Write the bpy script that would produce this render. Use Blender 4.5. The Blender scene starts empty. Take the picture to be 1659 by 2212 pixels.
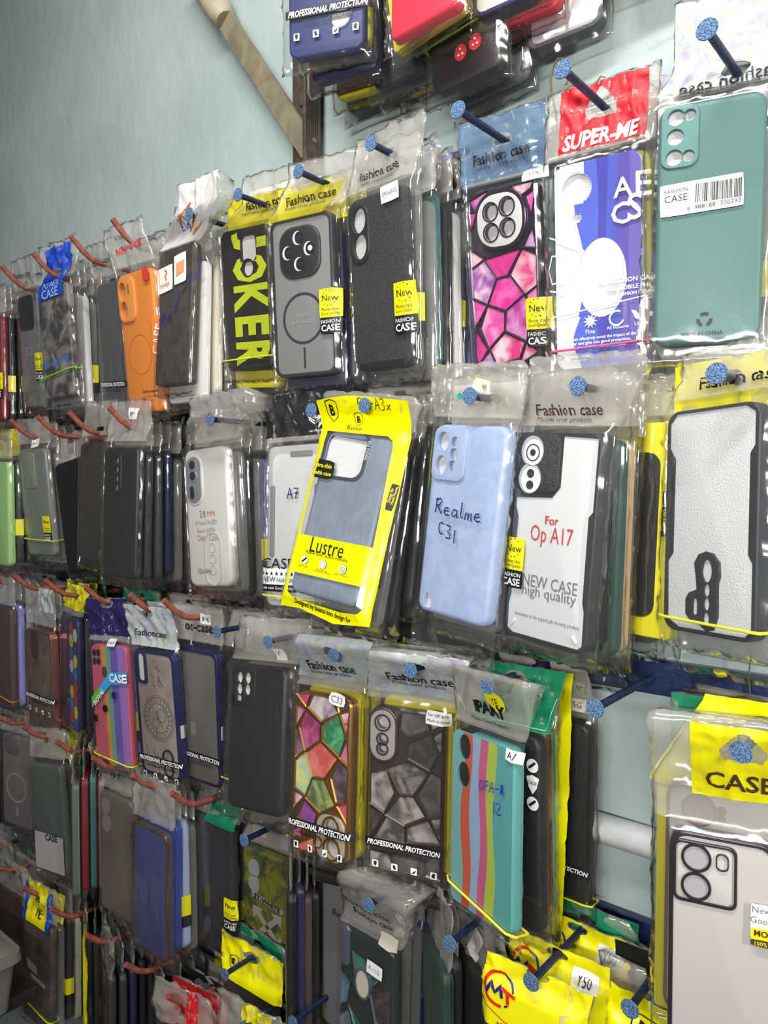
import bpy, bmesh, math, random
from mathutils import Vector, Matrix, Euler, noise, geometry

random.seed(7)
SC = bpy.context.scene
COL = SC.collection
R = math.radians

# ------------------------------------------------------------------ camera, world, lights, exposure
cam_d = bpy.data.cameras.new('camera')
cam = bpy.data.objects.new('camera', cam_d)
COL.objects.link(cam)
cam.location = (0, -.62, 1.5)
cam.rotation_euler = (R(90 - 2.0), 0, R(40))
cam_d.sensor_fit = 'HORIZONTAL'
cam_d.sensor_width = 36
cam_d.lens = 1624 / 1659 * 36
cam_d.clip_start = .02
SC.camera = cam

world = bpy.data.worlds.new('world')
SC.world = world
world.use_nodes = True
world.node_tree.nodes['Background'].inputs[0].default_value = (.80, .88, 1, 1)
world.node_tree.nodes['Background'].inputs[1].default_value = .055


def area(name, loc, target, sx, sy, power, color=(1, 1, 1), spread=180):
    l = bpy.data.lights.new(name, 'AREA')
    l.shape = 'RECTANGLE'
    l.size, l.size_y, l.energy, l.color = sx, sy, power, color
    l.spread = R(spread)
    o = bpy.data.objects.new(name, l)
    COL.objects.link(o)
    o.location = loc
    o.rotation_euler = (Vector(target) - Vector(loc)).to_track_quat('-Z', 'Y').to_euler()
    return o


# the shop's tube lights: one on the opposite wall behind the photographer, one higher up at the near end of this wall
area('tube_light_overhead', (-.20, -.70, 2.46), (-.40, 0, 1.62), .8, .07, 8.2, (1, .985, .96), 160)
area('tube_light_opposite', (.12, -1.40, 1.66), (-.24, 0, 1.56), .8, .08, 4.4, (1, .985, .96), 105)
area('tube_light_side', (1.0, -.62, 1.80), (-.6, 0, 1.72), .06, .35, 6, (1, .985, .96), 150)

SC.view_settings.view_transform = 'Standard'
SC.view_settings.look = 'None'
SC.view_settings.exposure = .54
SC.view_settings.gamma = 1
SC.view_settings.use_curve_mapping = False
SC.cycles.transparent_max_bounces = 40
SC.cycles.max_bounces = 6
SC.cycles.diffuse_bounces = 3
SC.cycles.glossy_bounces = 3
SC.cycles.transmission_bounces = 4
SC.cycles.caustics_reflective = False
SC.cycles.caustics_refractive = False
SC.cycles.use_denoising = True

# ------------------------------------------------------------------ materials


def lin(hexcol):
    h = hexcol.lstrip('#')
    out = []
    for i in (0, 2, 4):
        c = int(h[i:i + 2], 16) / 255
        out.append(c / 12.92 if c <= .04045 else ((c + .055) / 1.055) ** 2.4)
    return tuple(out) + (1,)


MATS = {}


def mat(name, col='#808080', rough=.45, metal=0., bump=None, mottle=None, coat=0., spec=.5):
    """plain coloured material; bump=(scale, strength, stretch) ; mottle=(second colour, scale, detail)"""
    if name in MATS:
        return MATS[name]
    m = bpy.data.materials.new(name)
    m.use_nodes = True
    nt = m.node_tree
    b = nt.nodes['Principled BSDF']
    b.inputs['Base Color'].default_value = lin(col)
    b.inputs['Roughness'].default_value = rough
    b.inputs['Metallic'].default_value = metal
    b.inputs['Coat Weight'].default_value = coat
    b.inputs['Specular IOR Level'].default_value = spec
    tc = None
    if bump or mottle:
        tc = nt.nodes.new('ShaderNodeTexCoord')
    if mottle:
        c2, sc, det = mottle
        n = nt.nodes.new('ShaderNodeTexNoise')
        n.inputs['Scale'].default_value = sc
        n.inputs['Detail'].default_value = det
        n.inputs['Distortion'].default_value = .6
        r = nt.nodes.new('ShaderNodeValToRGB')
        r.color_ramp.elements[0].position = .40
        r.color_ramp.elements[1].position = .62
        r.color_ramp.elements[0].color = lin(col)
        r.color_ramp.elements[1].color = lin(c2)
        nt.links.new(tc.outputs['Object'], n.inputs['Vector'])
        nt.links.new(n.outputs['Fac'], r.inputs['Fac'])
        nt.links.new(r.outputs['Color'], b.inputs['Base Color'])
    if bump:
        sc, st, stretch = bump
        mp = nt.nodes.new('ShaderNodeMapping')
        mp.inputs['Scale'].default_value = (1, 1, stretch)
        n = nt.nodes.new('ShaderNodeTexNoise')
        n.inputs['Scale'].default_value = sc
        n.inputs['Detail'].default_value = 3
        bp = nt.nodes.new('ShaderNodeBump')
        bp.inputs['Strength'].default_value = st
        bp.inputs['Distance'].default_value = .002
        nt.links.new(tc.outputs['Object'], mp.inputs['Vector'])
        nt.links.new(mp.outputs['Vector'], n.inputs['Vector'])
        nt.links.new(n.outputs['Fac'], bp.inputs['Height'])
        nt.links.new(bp.outputs['Normal'], b.inputs['Normal'])
    MATS[name] = m
    return m


def film_mat(name, haze=.06, rough=.09, tint=(.985, .985, .98), bump=.42, scale=30, refl=1.0, hazecol='#e9e6df', gloss=.10):
    """thin clear plastic: see-through sheet + fresnel gloss + a little milky scatter"""
    if name in MATS:
        return MATS[name]
    m = bpy.data.materials.new(name)
    m.use_nodes = True
    nt = m.node_tree
    nt.nodes.remove(nt.nodes['Principled BSDF'])
    out = nt.nodes['Material Output']
    tc = nt.nodes.new('ShaderNodeTexCoord')
    mp = nt.nodes.new('ShaderNodeMapping')
    mp.inputs['Scale'].default_value = (1.6, 1, .42)
    mp.inputs['Rotation'].default_value = (0, R(9), 0)
    n = nt.nodes.new('ShaderNodeTexNoise')
    n.inputs['Scale'].default_value = scale
    n.noise_type = 'RIDGED_MULTIFRACTAL'
    n.inputs['Detail'].default_value = 2.0
    n.inputs['Distortion'].default_value = .8
    bp = nt.nodes.new('ShaderNodeBump')
    bp.inputs['Strength'].default_value = bump
    bp.inputs['Distance'].default_value = .004
    nt.links.new(tc.outputs['Object'], mp.inputs['Vector'])
    nt.links.new(mp.outputs['Vector'], n.inputs['Vector'])
    nt.links.new(n.outputs['Fac'], bp.inputs['Height'])
    tr = nt.nodes.new('ShaderNodeBsdfTransparent')
    tr.inputs['Color'].default_value = tint + (1,)
    gl = nt.nodes.new('ShaderNodeBsdfGlossy')
    gl.inputs['Roughness'].default_value = rough
    gl.inputs['Color'].default_value = (refl, refl, refl, 1)
    df = nt.nodes.new('ShaderNodeBsdfDiffuse')
    df.inputs['Color'].default_value = lin(hazecol)
    # the same gloss on both sides of the sheet: 8 % square on, rising steeply at a glancing angle
    fr = nt.nodes.new('ShaderNodeLayerWeight')
    fr.inputs['Blend'].default_value = .5
    pw = nt.nodes.new('ShaderNodeMath')
    pw.operation = 'POWER'
    pw.inputs[1].default_value = 5
    ml = nt.nodes.new('ShaderNodeMath')
    ml.operation = 'MULTIPLY_ADD'
    ml.inputs[1].default_value = .85
    ml.inputs[2].default_value = gloss
    nt.links.new(fr.outputs['Facing'], pw.inputs[0])
    nt.links.new(pw.outputs[0], ml.inputs[0])
    m1 = nt.nodes.new('ShaderNodeMixShader')
    m1.inputs[0].default_value = haze
    m2 = nt.nodes.new('ShaderNodeMixShader')
    nt.links.new(bp.outputs['Normal'], gl.inputs['Normal'])
    nt.links.new(bp.outputs['Normal'], fr.inputs['Normal'])
    nt.links.new(tr.outputs[0], m1.inputs[1])
    nt.links.new(df.outputs[0], m1.inputs[2])
    nt.links.new(ml.outputs[0], m2.inputs[0])
    nt.links.new(m1.outputs[0], m2.inputs[1])
    nt.links.new(gl.outputs[0], m2.inputs[2])
    nt.links.new(m2.outputs[0], out.inputs['Surface'])
    MATS[name] = m
    return m


def foil_mat(name='holographic_foil'):
    if name in MATS:
        return MATS[name]
    m = mat(name, '#c9c9cb', .20, .22, (60, .8, .35))
    nt = m.node_tree
    b = nt.nodes['Principled BSDF']
    tc = nt.nodes.new('ShaderNodeTexCoord')
    n = nt.nodes.new('ShaderNodeTexNoise')
    n.inputs['Scale'].default_value = 55
    n.inputs['Distortion'].default_value = 2.5
    r = nt.nodes.new('ShaderNodeValToRGB')
    r.color_ramp.interpolation = 'B_SPLINE'
    cs = ['#bfc0c2', '#c8adbf', '#b2bad6', '#c6c6c7', '#b0cfbd', '#cfcaaa', '#c0c0c2', '#b8adcf']
    el = r.color_ramp.elements
    while len(el) < len(cs):
        el.new(.5)
    for i, c in enumerate(cs):
        el[i].position = .28 + .45 * i / (len(cs) - 1)
        el[i].color = lin(c)
    nt.links.new(tc.outputs['Object'], n.inputs['Vector'])
    nt.links.new(n.outputs['Fac'], r.inputs['Fac'])
    nt.links.new(r.outputs['Color'], b.inputs['Base Color'])
    return m


FILM = film_mat('clear_plastic_film', .012)
FILMH = film_mat('creased_bag_top', .20, .12, (.97, .97, .96), .6, 34, hazecol='#ece7dd')
FILM2 = film_mat('dusty_plastic_film', .016, .16, (.97, .955, .93), .35, 26, hazecol='#cdbfa6')
FILMW = film_mat('white_plastic_film', .80, .25, (.9, .9, .9), .4, 30, hazecol='#eeece8')
CLEARP = film_mat('clear_hard_plastic', .16, .12, (.95, .95, .95), .03, 30)
FROST = film_mat('frosted_hard_plastic', .62, .3, (.9, .92, .92), .05, 30, hazecol='#c9d0cf')
BLUEF = film_mat('blue_tinted_film', .30, .15, (.55, .70, .88), .5, 38, hazecol='#7f9ec2')
YELF = film_mat('yellow_tinted_film', .35, .15, (.93, .90, .35), .5, 38, hazecol='#d8cc3a')
FOIL = foil_mat()
BLACK = mat('black_print', '#141416', .5)
WHITE = mat('white_print', '#f1f1f0', .5)
GREYP = mat('grey_print', '#77777a', .5)
LGREYP = mat('light_grey_print', '#a9a9a8', .5)
REDP = mat('red_print', '#d03a35', .5)
YEL = mat('yellow_print', '#f2e80a', .45)
NAVYP = mat('navy_ink', '#1d1f5c', .5)
VIOP = mat('violet_ink', '#4a2a96', .5)
BLUEP = mat('blue_ink', '#2437b4', .5)
PAPER = mat('white_paper_label', '#ecebe6', .55)
FOAM = mat('white_foam_sheet', '#d6d6d6', .6, 0, (750, .45, 1))
NAILB = mat('blue_painted_steel', '#161f3a', .45, .2, (300, .5, 1), ('#1d2f55', 120, 2))
NAILH = mat('blue_nail_head_paint', '#2c5080', .45, .1, (1100, .8, 1), ('#7594b4', 1100, 1))
PEGM = mat('rusty_red_painted_rod', '#8f4a3d', .6, 0, (200, .4, 1), ('#a5624f', 90, 2))
RAILM = mat('navy_gloss_paint', '#121d38', .35, 0, (90, .6, 1), ('#1b2d52', 40, 3), coat=.2)
IRONM = mat('brown_painted_iron', '#3b322b', .5, 0, (120, .4, 1), ('#574a3c', 45, 3))

TOK = {   # case plastics by colour word
    'black': mat('black_case_plastic', '#1b1c1f', .42, 0, (700, .25, 1)),
    'dark grey': mat('dark_grey_case_plastic', '#2f3034', .45, 0, (500, .25, 1)),
    'grey': mat('grey_case_plastic', '#77787b', .45),
    'navy': mat('navy_case_plastic', '#23294f', .4),
    'blue': mat('blue_case_plastic', '#3b4c9a', .4),
    'pale blue': mat('pale_blue_case_plastic', '#a9bfdc', .45),
    'lilac': mat('lilac_case_plastic', '#8f8ccf', .45),
    'teal': mat('teal_case_plastic', '#3f7471', .45),
    'mint': mat('mint_case_plastic', '#9fd3c3', .45),
    'green': mat('green_case_plastic', '#2b4a42', .45),
    'lime': mat('lime_case_plastic', '#a8d68a', .45),
    'red': mat('red_case_plastic', '#c9303c', .45),
    'dark red': mat('dark_red_case_plastic', '#7d1521', .5),
    'pink': mat('pink_case_plastic', '#d98a92', .45),
    'rose gold': mat('rose_gold_case_metal', '#b97a6e', .25, .8),
    'gold': mat('gold_case_metal', '#b8863a', .25, .85),
    'tan': mat('tan_case_plastic', '#c8a678', .5),
    'orange': mat('orange_case_plastic', '#f0913a', .42, 0, (300, .1, 1)),
    'yellow': mat('yellow_case_plastic', '#e8de1a', .45),
    'white': mat('white_case_plastic', '#d9d8d5', .4),
    'cream': mat('cream_case_plastic', '#d8d0bd', .45),
    'purple': mat('purple_case_plastic', '#4a3a86', .45),
    'brown': mat('brown_case_plastic', '#4d3c36', .5),
    'clear': CLEARP,
}

# ------------------------------------------------------------------ mesh helpers


def link_obj(name, me, parent=None):
    o = bpy.data.objects.new(name, me)
    COL.objects.link(o)
    if parent is not None:
        o.parent = parent
    return o


def mesh(name, verts, faces, mats, idx=None, smooth=False, sharp=None):
    me = bpy.data.meshes.new(name)
    me.from_pydata([tuple(v) for v in verts], [], faces)
    for m in (mats if isinstance(mats, (list, tuple)) else [mats]):
        me.materials.append(m)
    if idx is not None:
        me.polygons.foreach_set('material_index', idx)
    if smooth:
        me.polygons.foreach_set('use_smooth', [True] * len(faces))
        if sharp:
            me.set_sharp_from_angle(angle=R(sharp))
    me.update()
    return me


def tag(o, label, cat, group=None, kind=None):
    if label:
        o['label'] = label
    if cat:
        o['category'] = cat
    if group:
        o['group'] = group
    if kind:
        o['kind'] = kind
    return o


def rr(cx, cz, w, h, r, n=5):
    """rounded rectangle loop in x,z"""
    r = min(r, w / 2 - 1e-5, h / 2 - 1e-5)
    out = []
    for k, (sx, sz) in enumerate(((1, 1), (-1, 1), (-1, -1), (1, -1))):
        for i in range(n + 1):
            a = math.pi / 2 * (k + i / n)
            out.append((cx + sx * (w / 2 - r) + r * math.cos(a), cz + sz * (h / 2 - r) + r * math.sin(a)))
    return out


def circ(cx, cz, rx, rz=None, n=20):
    rz = rz or rx
    return [(cx + rx * math.cos(2 * math.pi * i / n), cz + rz * math.sin(2 * math.pi * i / n)) for i in range(n)]


def inset(loop, d):
    n = len(loop)
    a = sum(loop[i][0] * loop[(i + 1) % n][1] - loop[(i + 1) % n][0] * loop[i][1] for i in range(n))
    sg = 1 if a > 0 else -1
    out = []
    for i in range(n):
        p0, p1, p2 = Vector(loop[i - 1]), Vector(loop[i]), Vector(loop[(i + 1) % n])
        e1, e2 = (p1 - p0), (p2 - p1)
        if e1.length < 1e-9 or e2.length < 1e-9:
            out.append(tuple(p1))
            continue
        e1.normalize()
        e2.normalize()
        n1, n2 = Vector((-e1.y, e1.x)) * sg, Vector((-e2.y, e2.x)) * sg
        b = n1 + n2
        if b.length < 1e-6:
            out.append(tuple(p1))
            continue
        b.normalize()
        k = d / max(.4, b.dot(n1))
        out.append((p1.x + b.x * k, p1.y + b.y * k))
    return out


def plate_mesh(name, outline, holes, y0, y1, bevel, m, steps=3):
    """solid plate in the x,z plane, front at y0 (towards the viewer, smaller y), back at y1, rounded front rim, holes right through"""
    verts, faces = [], []
    rings = []
    if bevel > 0:
        for k in range(steps + 1):
            a = math.pi / 2 * k / steps
            rings.append((inset(outline, bevel * (1 - math.sin(a))), y0 + bevel * (1 - math.cos(a))))
    else:
        rings.append((outline, y0))
    rings.append((outline, y1))
    n = len(outline)
    base = []
    for lp, y in rings:
        base.append(len(verts))
        verts += [(x, y, z) for x, z in lp]
    for a, b in zip(base, base[1:]):
        for i in range(n):
            j = (i + 1) % n
            faces.append((a + i, a + j, b + j, b + i))
    hb = []
    for h in holes:
        f0 = len(verts)
        verts += [(x, y0, z) for x, z in h]
        f1 = len(verts)
        verts += [(x, y1, z) for x, z in h]
        hb.append((f0, f1, len(h)))
        for i in range(len(h)):
            j = (i + 1) % len(h)
            faces.append((f0 + j, f0 + i, f1 + i, f1 + j))

    def cap(start, which):
        loops = [[Vector((x, z, 0)) for x, z in rings[which][0]]] + [[Vector((x, z, 0)) for x, z in h] for h in holes]
        ids = [start + i for i in range(n)]
        for (f0, f1, k), h in zip(hb, holes):
            ids += [(f0 if which == 0 else f1) + i for i in range(k)]
        if not holes:
            faces.append(tuple(ids))
        else:
            for t in geometry.tessellate_polygon(loops):
                faces.append(tuple(ids[i] for i in t))
    cap(base[0], 0)
    cap(base[-1], -1)
    me = mesh(name, verts, faces, m)
    bm = bmesh.new()
    bm.from_mesh(me)
    bmesh.ops.recalc_face_normals(bm, faces=bm.faces)
    bm.to_mesh(me)
    bm.free()
    me.polygons.foreach_set('use_smooth', [True] * len(me.polygons))
    me.set_sharp_from_angle(angle=R(40))
    return me


def tube_mesh(name, pts, rad, m, n=8, closed=False, caps=True):
    pts = [Vector(p) for p in pts]
    N = len(pts)
    rads = rad if isinstance(rad, (list, tuple)) else [rad] * N
    verts, faces = [], []
    prev = None
    for i, p in enumerate(pts):
        d = (pts[(i + 1) % N] - pts[i - 1]) if closed else (pts[min(i + 1, N - 1)] - pts[max(i - 1, 0)])
        d.normalize()
        if prev is None:
            u = d.orthogonal().normalized()
        else:
            u = (prev - d * prev.dot(d))
            u = u.normalized() if u.length > 1e-6 else d.orthogonal().normalized()
        prev = u
        v = d.cross(u)
        for k in range(n):
            a = 2 * math.pi * k / n
            verts.append(p + (u * math.cos(a) + v * math.sin(a)) * rads[i])
    for i in range(N if closed else N - 1):
        for k in range(n):
            a, b = i * n, ((i + 1) % N) * n
            faces.append((a + k, a + (k + 1) % n, b + (k + 1) % n, b + k))
    if caps and not closed:
        faces.append(tuple(range(n - 1, -1, -1)))
        faces.append(tuple((N - 1) * n + k for k in range(n)))
    return mesh(name, verts, faces, m, smooth=True, sharp=50)


def box_mesh(name, lo, hi, m, bevel=0):
    bm = bmesh.new()
    bmesh.ops.create_cube(bm, size=1)
    for v in bm.verts:
        v.co = Vector([lo[i] + (v.co[i] + .5) * (hi[i] - lo[i]) for i in range(3)])
    if bevel:
        bmesh.ops.bevel(bm, geom=list(bm.edges), offset=bevel, segments=2, affect='EDGES', profile=.5)
    me = bpy.data.meshes.new(name)
    bm.to_mesh(me)
    bm.free()
    me.materials.append(m)
    return me


# ------------------------------------------------------------------ writing
_TXT = {}


def text_geo(s, bold=0., shear=0.):
    key = (s, bold, shear)
    if key not in _TXT:
        cu = bpy.data.curves.new('lettering', 'FONT')
        cu.body = s
        cu.align_x, cu.align_y = 'CENTER', 'CENTER'
        cu.resolution_u = 2
        cu.offset = bold
        cu.shear = shear
        o = bpy.data.objects.new('lettering', cu)
        me = bpy.data.meshes.new_from_object(o)
        vs = [(v.co.x, v.co.y) for v in me.vertices]
        fs = [tuple(p.vertices) for p in me.polygons]
        bpy.data.objects.remove(o)
        bpy.data.meshes.remove(me)
        bpy.data.curves.remove(cu)
        x0, x1 = min(v[0] for v in vs), max(v[0] for v in vs)
        z0, z1 = min(v[1] for v in vs), max(v[1] for v in vs)
        W = x1 - x0
        vs = [((x - (x0 + x1) / 2) / W, (z - (z0 + z1) / 2) / W) for x, z in vs]
        _TXT[key] = (vs, fs, (z1 - z0) / W)
    return _TXT[key]


def arc(cx, cy, rx, ry, a0, a1, n=7):
    return [(cx + rx * math.cos(R(a0 + (a1 - a0) * i / n)), cy + ry * math.sin(R(a0 + (a1 - a0) * i / n))) for i in range(n + 1)]


PEN = {   # hand-written letters as pen strokes, each in a box 0..1 high
    'R': [[(.05, 0), (.12, 1)], [(.0, .85), (.4, 1), (.55, .8), (.35, .55), (.1, .5)], [(.2, .5), (.6, 0)]],
    'e': [[(.05, .25), (.5, .32), (.4, .52), (.15, .45), (.1, .15), (.3, 0), (.55, .08)]],
    'a': [[(.5, .45), (.2, .5), (.05, .2), (.2, 0), (.45, .2), (.5, .45), (.5, .1), (.6, 0)]],
    'l': [[(.15, 1), (.12, .1), (.3, 0)]],
    'm': [[(.05, 0), (.1, .5), (.1, .3), (.3, .5), (.32, 0), (.36, .35), (.55, .5), (.58, .05), (.65, 0)]],
    'C': [[(.5, .8)] + arc(.32, .45, .3, .42, 70, 300)],
    '3': [[(.05, .95), (.4, 1), (.45, .75), (.2, .55), (.5, .4), (.45, .1), (.05, 0)]],
    '1': [[(.2, 1), (.2, 0)]],
    'A': [[(0, 0), (.3, 1), (.6, 0)], [(.1, .38), (.55, .42)]],
    '7': [[(0, .95), (.5, .95), (.2, 0)], [(.1, .5), (.5, .5)]],
    'O': [arc(.3, .5, .28, .45, 0, 360, 10)],
    'p': [[(.1, -.4), (.12, .55)], [(.1, .45), (.4, .55), (.45, .2), (.12, .05)]],
    'P': [[(.1, 0), (.12, 1)], [(.05, .95), (.5, .95), (.5, .6), (.1, .45)]],
    '-': [[(.1, .45), (.6, .5)]],
    'x': [[(.05, .5), (.5, 0)], [(.5, .5), (.05, 0)]],
    'd': [[(.45, 1), (.45, 0)], [(.45, .4), (.15, .45), (.05, .15), (.3, 0), (.45, .15)]],
    '2': [[(.05, .8), (.3, 1), (.5, .75), (.05, .05), (.6, .05)]],
    'k': [[(.1, 1), (.1, 0)], [(.5, .55), (.12, .25), (.5, 0)]],
    '#': [[(.0, .1), (.5, .9), (.1, .9), (.5, .1), (0, .6), (.5, .6), (.05, .25), (.45, .8)], [(.25, 1), (.2, 0), (.35, .95), (.4, .05)]],
    ' ': [],
}

ROOTS = []
BANDS = []


# ------------------------------------------------------------------ one bagged phone case hanging from a rod
class Pack:
    def __init__(s, pose, label, short, nail=None, group=None, t=.0100, mw=.009, mb=.013, clear=.0015, amp=1., top=None, shear_lim=.035, shear=True, lean=None, crinkle=1.):
        x, y, z, rx, ry, rz, s.w, s.h = pose
        s.t, s.mw, s.mb, s.clear, s.amp = t, mw, mb, clear, amp
        s.short = short
        s.shear = shear
        s.lean, s.crinkle = 0., crinkle
        s.seed = random.uniform(0, 50)
        s.root = bpy.data.objects.new('phone_case_pack', None)
        s.root.empty_display_size = .02
        COL.objects.link(s.root)
        s.root.location = (x, y, z)
        s.root.rotation_euler = (rx, ry, rz)
        tag(s.root, label, 'phone case', group)
        s.M = Matrix.Translation((x, y, z)) @ Euler((rx, ry, rz)).to_matrix().to_4x4()
        s.hole = (0., .032)
        s.nail = nail
        if nail:
            inv = s.M.inverted()
            p0 = inv @ Vector((nail[0], -.1, nail[1]))
            d = inv.to_3x3() @ Vector((0, 1, 0))
            k = (s.t / 2 - p0.y) / d.y
            q = p0 + d * k
            s.hole = (max(-shear_lim, min(shear_lim, q.x)), max(.018, min(.075, q.z)))
        s.top = top if top is not None else s.hole[1] + .016
        s.header = None
        if lean and nail:   # the bag's top is pulled out along the rod to just behind its head
            q = inv @ Vector((nail[0], -lean, nail[1]))
            s.hole = (max(-shear_lim, min(shear_lim, q.x)), max(.018, min(.075, q.z)))
            s.lean = max(-.036, min(.02, q.y - s.t / 2))
            if top is None:
                s.top = s.hole[1] + .016
        ROOTS.append(s)

    # coordinates given as fractions of the case's back: 0,0 = upper corner, 1,1 = lower opposite corner
    def X(s, fx):
        return (fx - .5) * s.w

    def Z(s, fz):
        return -fz * s.h

    def sh(s, z):
        return s.hole[0] * max(0., min(1.3, z / s.hole[1])) if z > 0 and s.shear else 0.

    def fy(s, x, z):
        u = x - s.sh(z)
        dx = max(0., abs(u) - s.w / 2) / s.mw
        e = max(dx, max(0., z) / .013, max(0., -s.h - z) / s.mb)
        e = min(1., e)
        k = e * e * (3 - 2 * e)
        y = -s.clear * (1 - k) + (s.t / 2) * k
        sd = s.seed
        a = (.0002 + .0017 * k) * s.amp
        y += a * noise.noise(Vector((u * 40 + sd, z * 28, sd)))
        # creases: sharp folds along the zero lines of a slow noise
        c1 = 1 - min(1., abs(noise.noise(Vector((u * 55 + z * 18 + sd, z * 34 - u * 12, sd + 9)))) * 4)
        c2 = 1 - min(1., abs(noise.noise(Vector((u * 120 - z * 40 + sd, z * 70 + u * 30, sd + 21)))) * 3.5)
        y -= (c1 * (.0003 + .0022 * k) + c2 * (.0001 + .0011 * k)) * s.amp * s.crinkle
        if z > 0:
            q = min(1.15, z / s.hole[1])
            y += s.lean * q * q * (1.6 - .6 * q)
        if z > .012:   # folds fanning out from the hanging hole
            hx, hz = s.hole
            ang = math.atan2(z - hz, u + 1e-6)
            rr_ = math.hypot(u, z - hz)
            y += .0009 * s.amp * math.sin(ang * 7 + s.seed) * min(1, rr_ / .02) * min(1, (z - .012) / .02)
        return y

    def film(s, m=None, nx=24, nz=48, zt=None, zb=None, back=True, name='plastic_bag', jag=.0012):
        m = m or FILM
        zt = s.top if zt is None else zt
        zb = -s.h - s.mb if zb is None else zb
        W = s.w + 2 * s.mw
        hx, hz = s.hole
        front, bk, verts = {}, {}, []
        for j in range(nz + 1):
            z = zt + (zb - zt) * j / nz
            for i in range(nx + 1):
                u = -W / 2 + W * i / nx
                edge = i in (0, nx) or j in (0, nz)
                zz = z + (random.uniform(-jag, jag) if j in (0, nz) else 0)
                uu = u + (random.uniform(-jag, jag) * .7 if i in (0, nx) else 0)
                x = uu + s.sh(zz)
                y = s.fy(x, zz)
                front[i, j] = len(verts)
                verts.append((x, y, zz))
                if back:
                    if edge:
                        bk[i, j] = front[i, j]
                    else:
                        inside = (abs(u) < s.w / 2) and (-s.h < z < 0)
                        bk[i, j] = len(verts)
                        verts.append((x, (s.t + .0012) if inside else max(y + .0008, s.t / 2 + .0012), zz))
        faces, mix = [], []

        def inhole(i, j):
            cx = sum(verts[front[a, b]][0] for a, b in ((i, j), (i + 1, j + 1))) / 2
            cz = sum(verts[front[a, b]][2] for a, b in ((i, j), (i + 1, j + 1))) / 2
            return ((cx - hx) / .008) ** 2 + ((cz - hz) / .005) ** 2 < 1
        for j in range(nz):
            for i in range(nx):
                if inhole(i, j):
                    continue
                hz_ = 1 if verts[front[i, j + 1]][2] > .004 else 0
                faces.append((front[i, j], front[i, j + 1], front[i + 1, j + 1], front[i + 1, j]))
                mix.append(hz_)
                if back:
                    mix.append(hz_)
                    faces.append((bk[i, j], bk[i + 1, j], bk[i + 1, j + 1], bk[i, j + 1]))
        me = mesh('plastic_bag', verts, faces, [m, FILMH], mix, smooth=True)
        s.bag = link_obj(name, me, s.root)
        return s.bag

    def card(s, m, z0=.010, z1=None, x0=None, x1=None, nx=26, nz=14, off=.0005, hole=(.010, .0055), name='printed_header', label=None, tri=False, colors=None):
        """printed band of the bag above the case, with the hanging hole cut out; follows the folds of the film"""
        z1 = s.top - .001 if z1 is None else z1
        W = s.w + 2 * s.mw
        x0 = -W / 2 + .0008 if x0 is None else x0
        x1 = W / 2 - .0008 if x1 is None else x1
        hx, hz = s.hole
        g, verts = {}, []
        for j in range(nz + 1):
            z = z1 + (z0 - z1) * j / nz
            for i in range(nx + 1):
                u = x0 + (x1 - x0) * i / nx
                x = u + s.sh(z)
                g[i, j] = len(verts)
                verts.append([x, s.fy(x, z) - off, z])
        faces, dead, live = [], set(), set()

        def rad(x, z):
            if tri and z < hz:
                return ((x - hx) / (hole[0] * 1.15)) ** 4 + ((z - hz) / (hole[1] * 1.1)) ** 4
            if tri:
                return (abs(x - hx) / hole[0]) ** 1.3 + (abs(z - hz) / (hole[1] * 1.5)) ** 1.3
            return ((x - hx) / hole[0]) ** 2 + ((z - hz) / hole[1]) ** 2
        for j in range(nz):
            for i in range(nx):
                c = (g[i, j], g[i, j + 1], g[i + 1, j + 1], g[i + 1, j])
                mx = sum(verts[k][0] for k in c) / 4
                mz = sum(verts[k][2] for k in c) / 4
                if rad(mx, mz) < 1:
                    dead.update(c)
                    continue
                live.update(c)
                faces.append(c)
        for k in dead & live:
            x, y, z = verts[k]
            f = rad(x, z)
            if f > 1e-4:
                q = f ** (-.5 if not tri else -.4)
                q = max(.6, min(1.6, q))
                verts[k] = [hx + (x - hx) * q, y, hz + (z - hz) * q]
        me = mesh('printed_header', verts, faces, m, smooth=True)
        o = link_obj(name, me, s.root)
        if label:
            o['label'] = label
        if s.header is None:
            s.header = o
        return o

    def patch(s, cx, cz, w, h, m, rot=0., off=.0006, r=.0012, name='sticker', parent=None, label=None, y=None, n=6):
        """flat sticker that follows the film; cx, cz in metres"""
        lp = rr(0, 0, w, h, r, 3)
        c, sn = math.cos(R(rot)), math.sin(R(rot))
        vs, fs = [], []
        rows = max(2, int(h / .006))
        cols = max(2, int(w / .006))
        for j in range(rows + 1):
            for i in range(cols + 1):
                a, b = -w / 2 + w * i / cols, -h / 2 + h * j / rows
                # round the corners a little
                ka, kb = abs(a) - (w / 2 - r), abs(b) - (h / 2 - r)
                if ka > 0 and kb > 0:
                    a -= math.copysign(r * .3, a)
                    b -= math.copysign(r * .3, b)
                x, z = cx + a * c - b * sn, cz + a * sn + b * c
                vs.append((x, (s.fy(x, z) if y is None else y) - off, z))
        for j in range(rows):
            for i in range(cols):
                k = j * (cols + 1) + i
                fs.append((k, k + 1, k + cols + 2, k + cols + 1))
        o = link_obj(name, mesh(name, vs, fs, m, smooth=True), parent or s.root)
        if label:
            o['label'] = label
        return o

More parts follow.
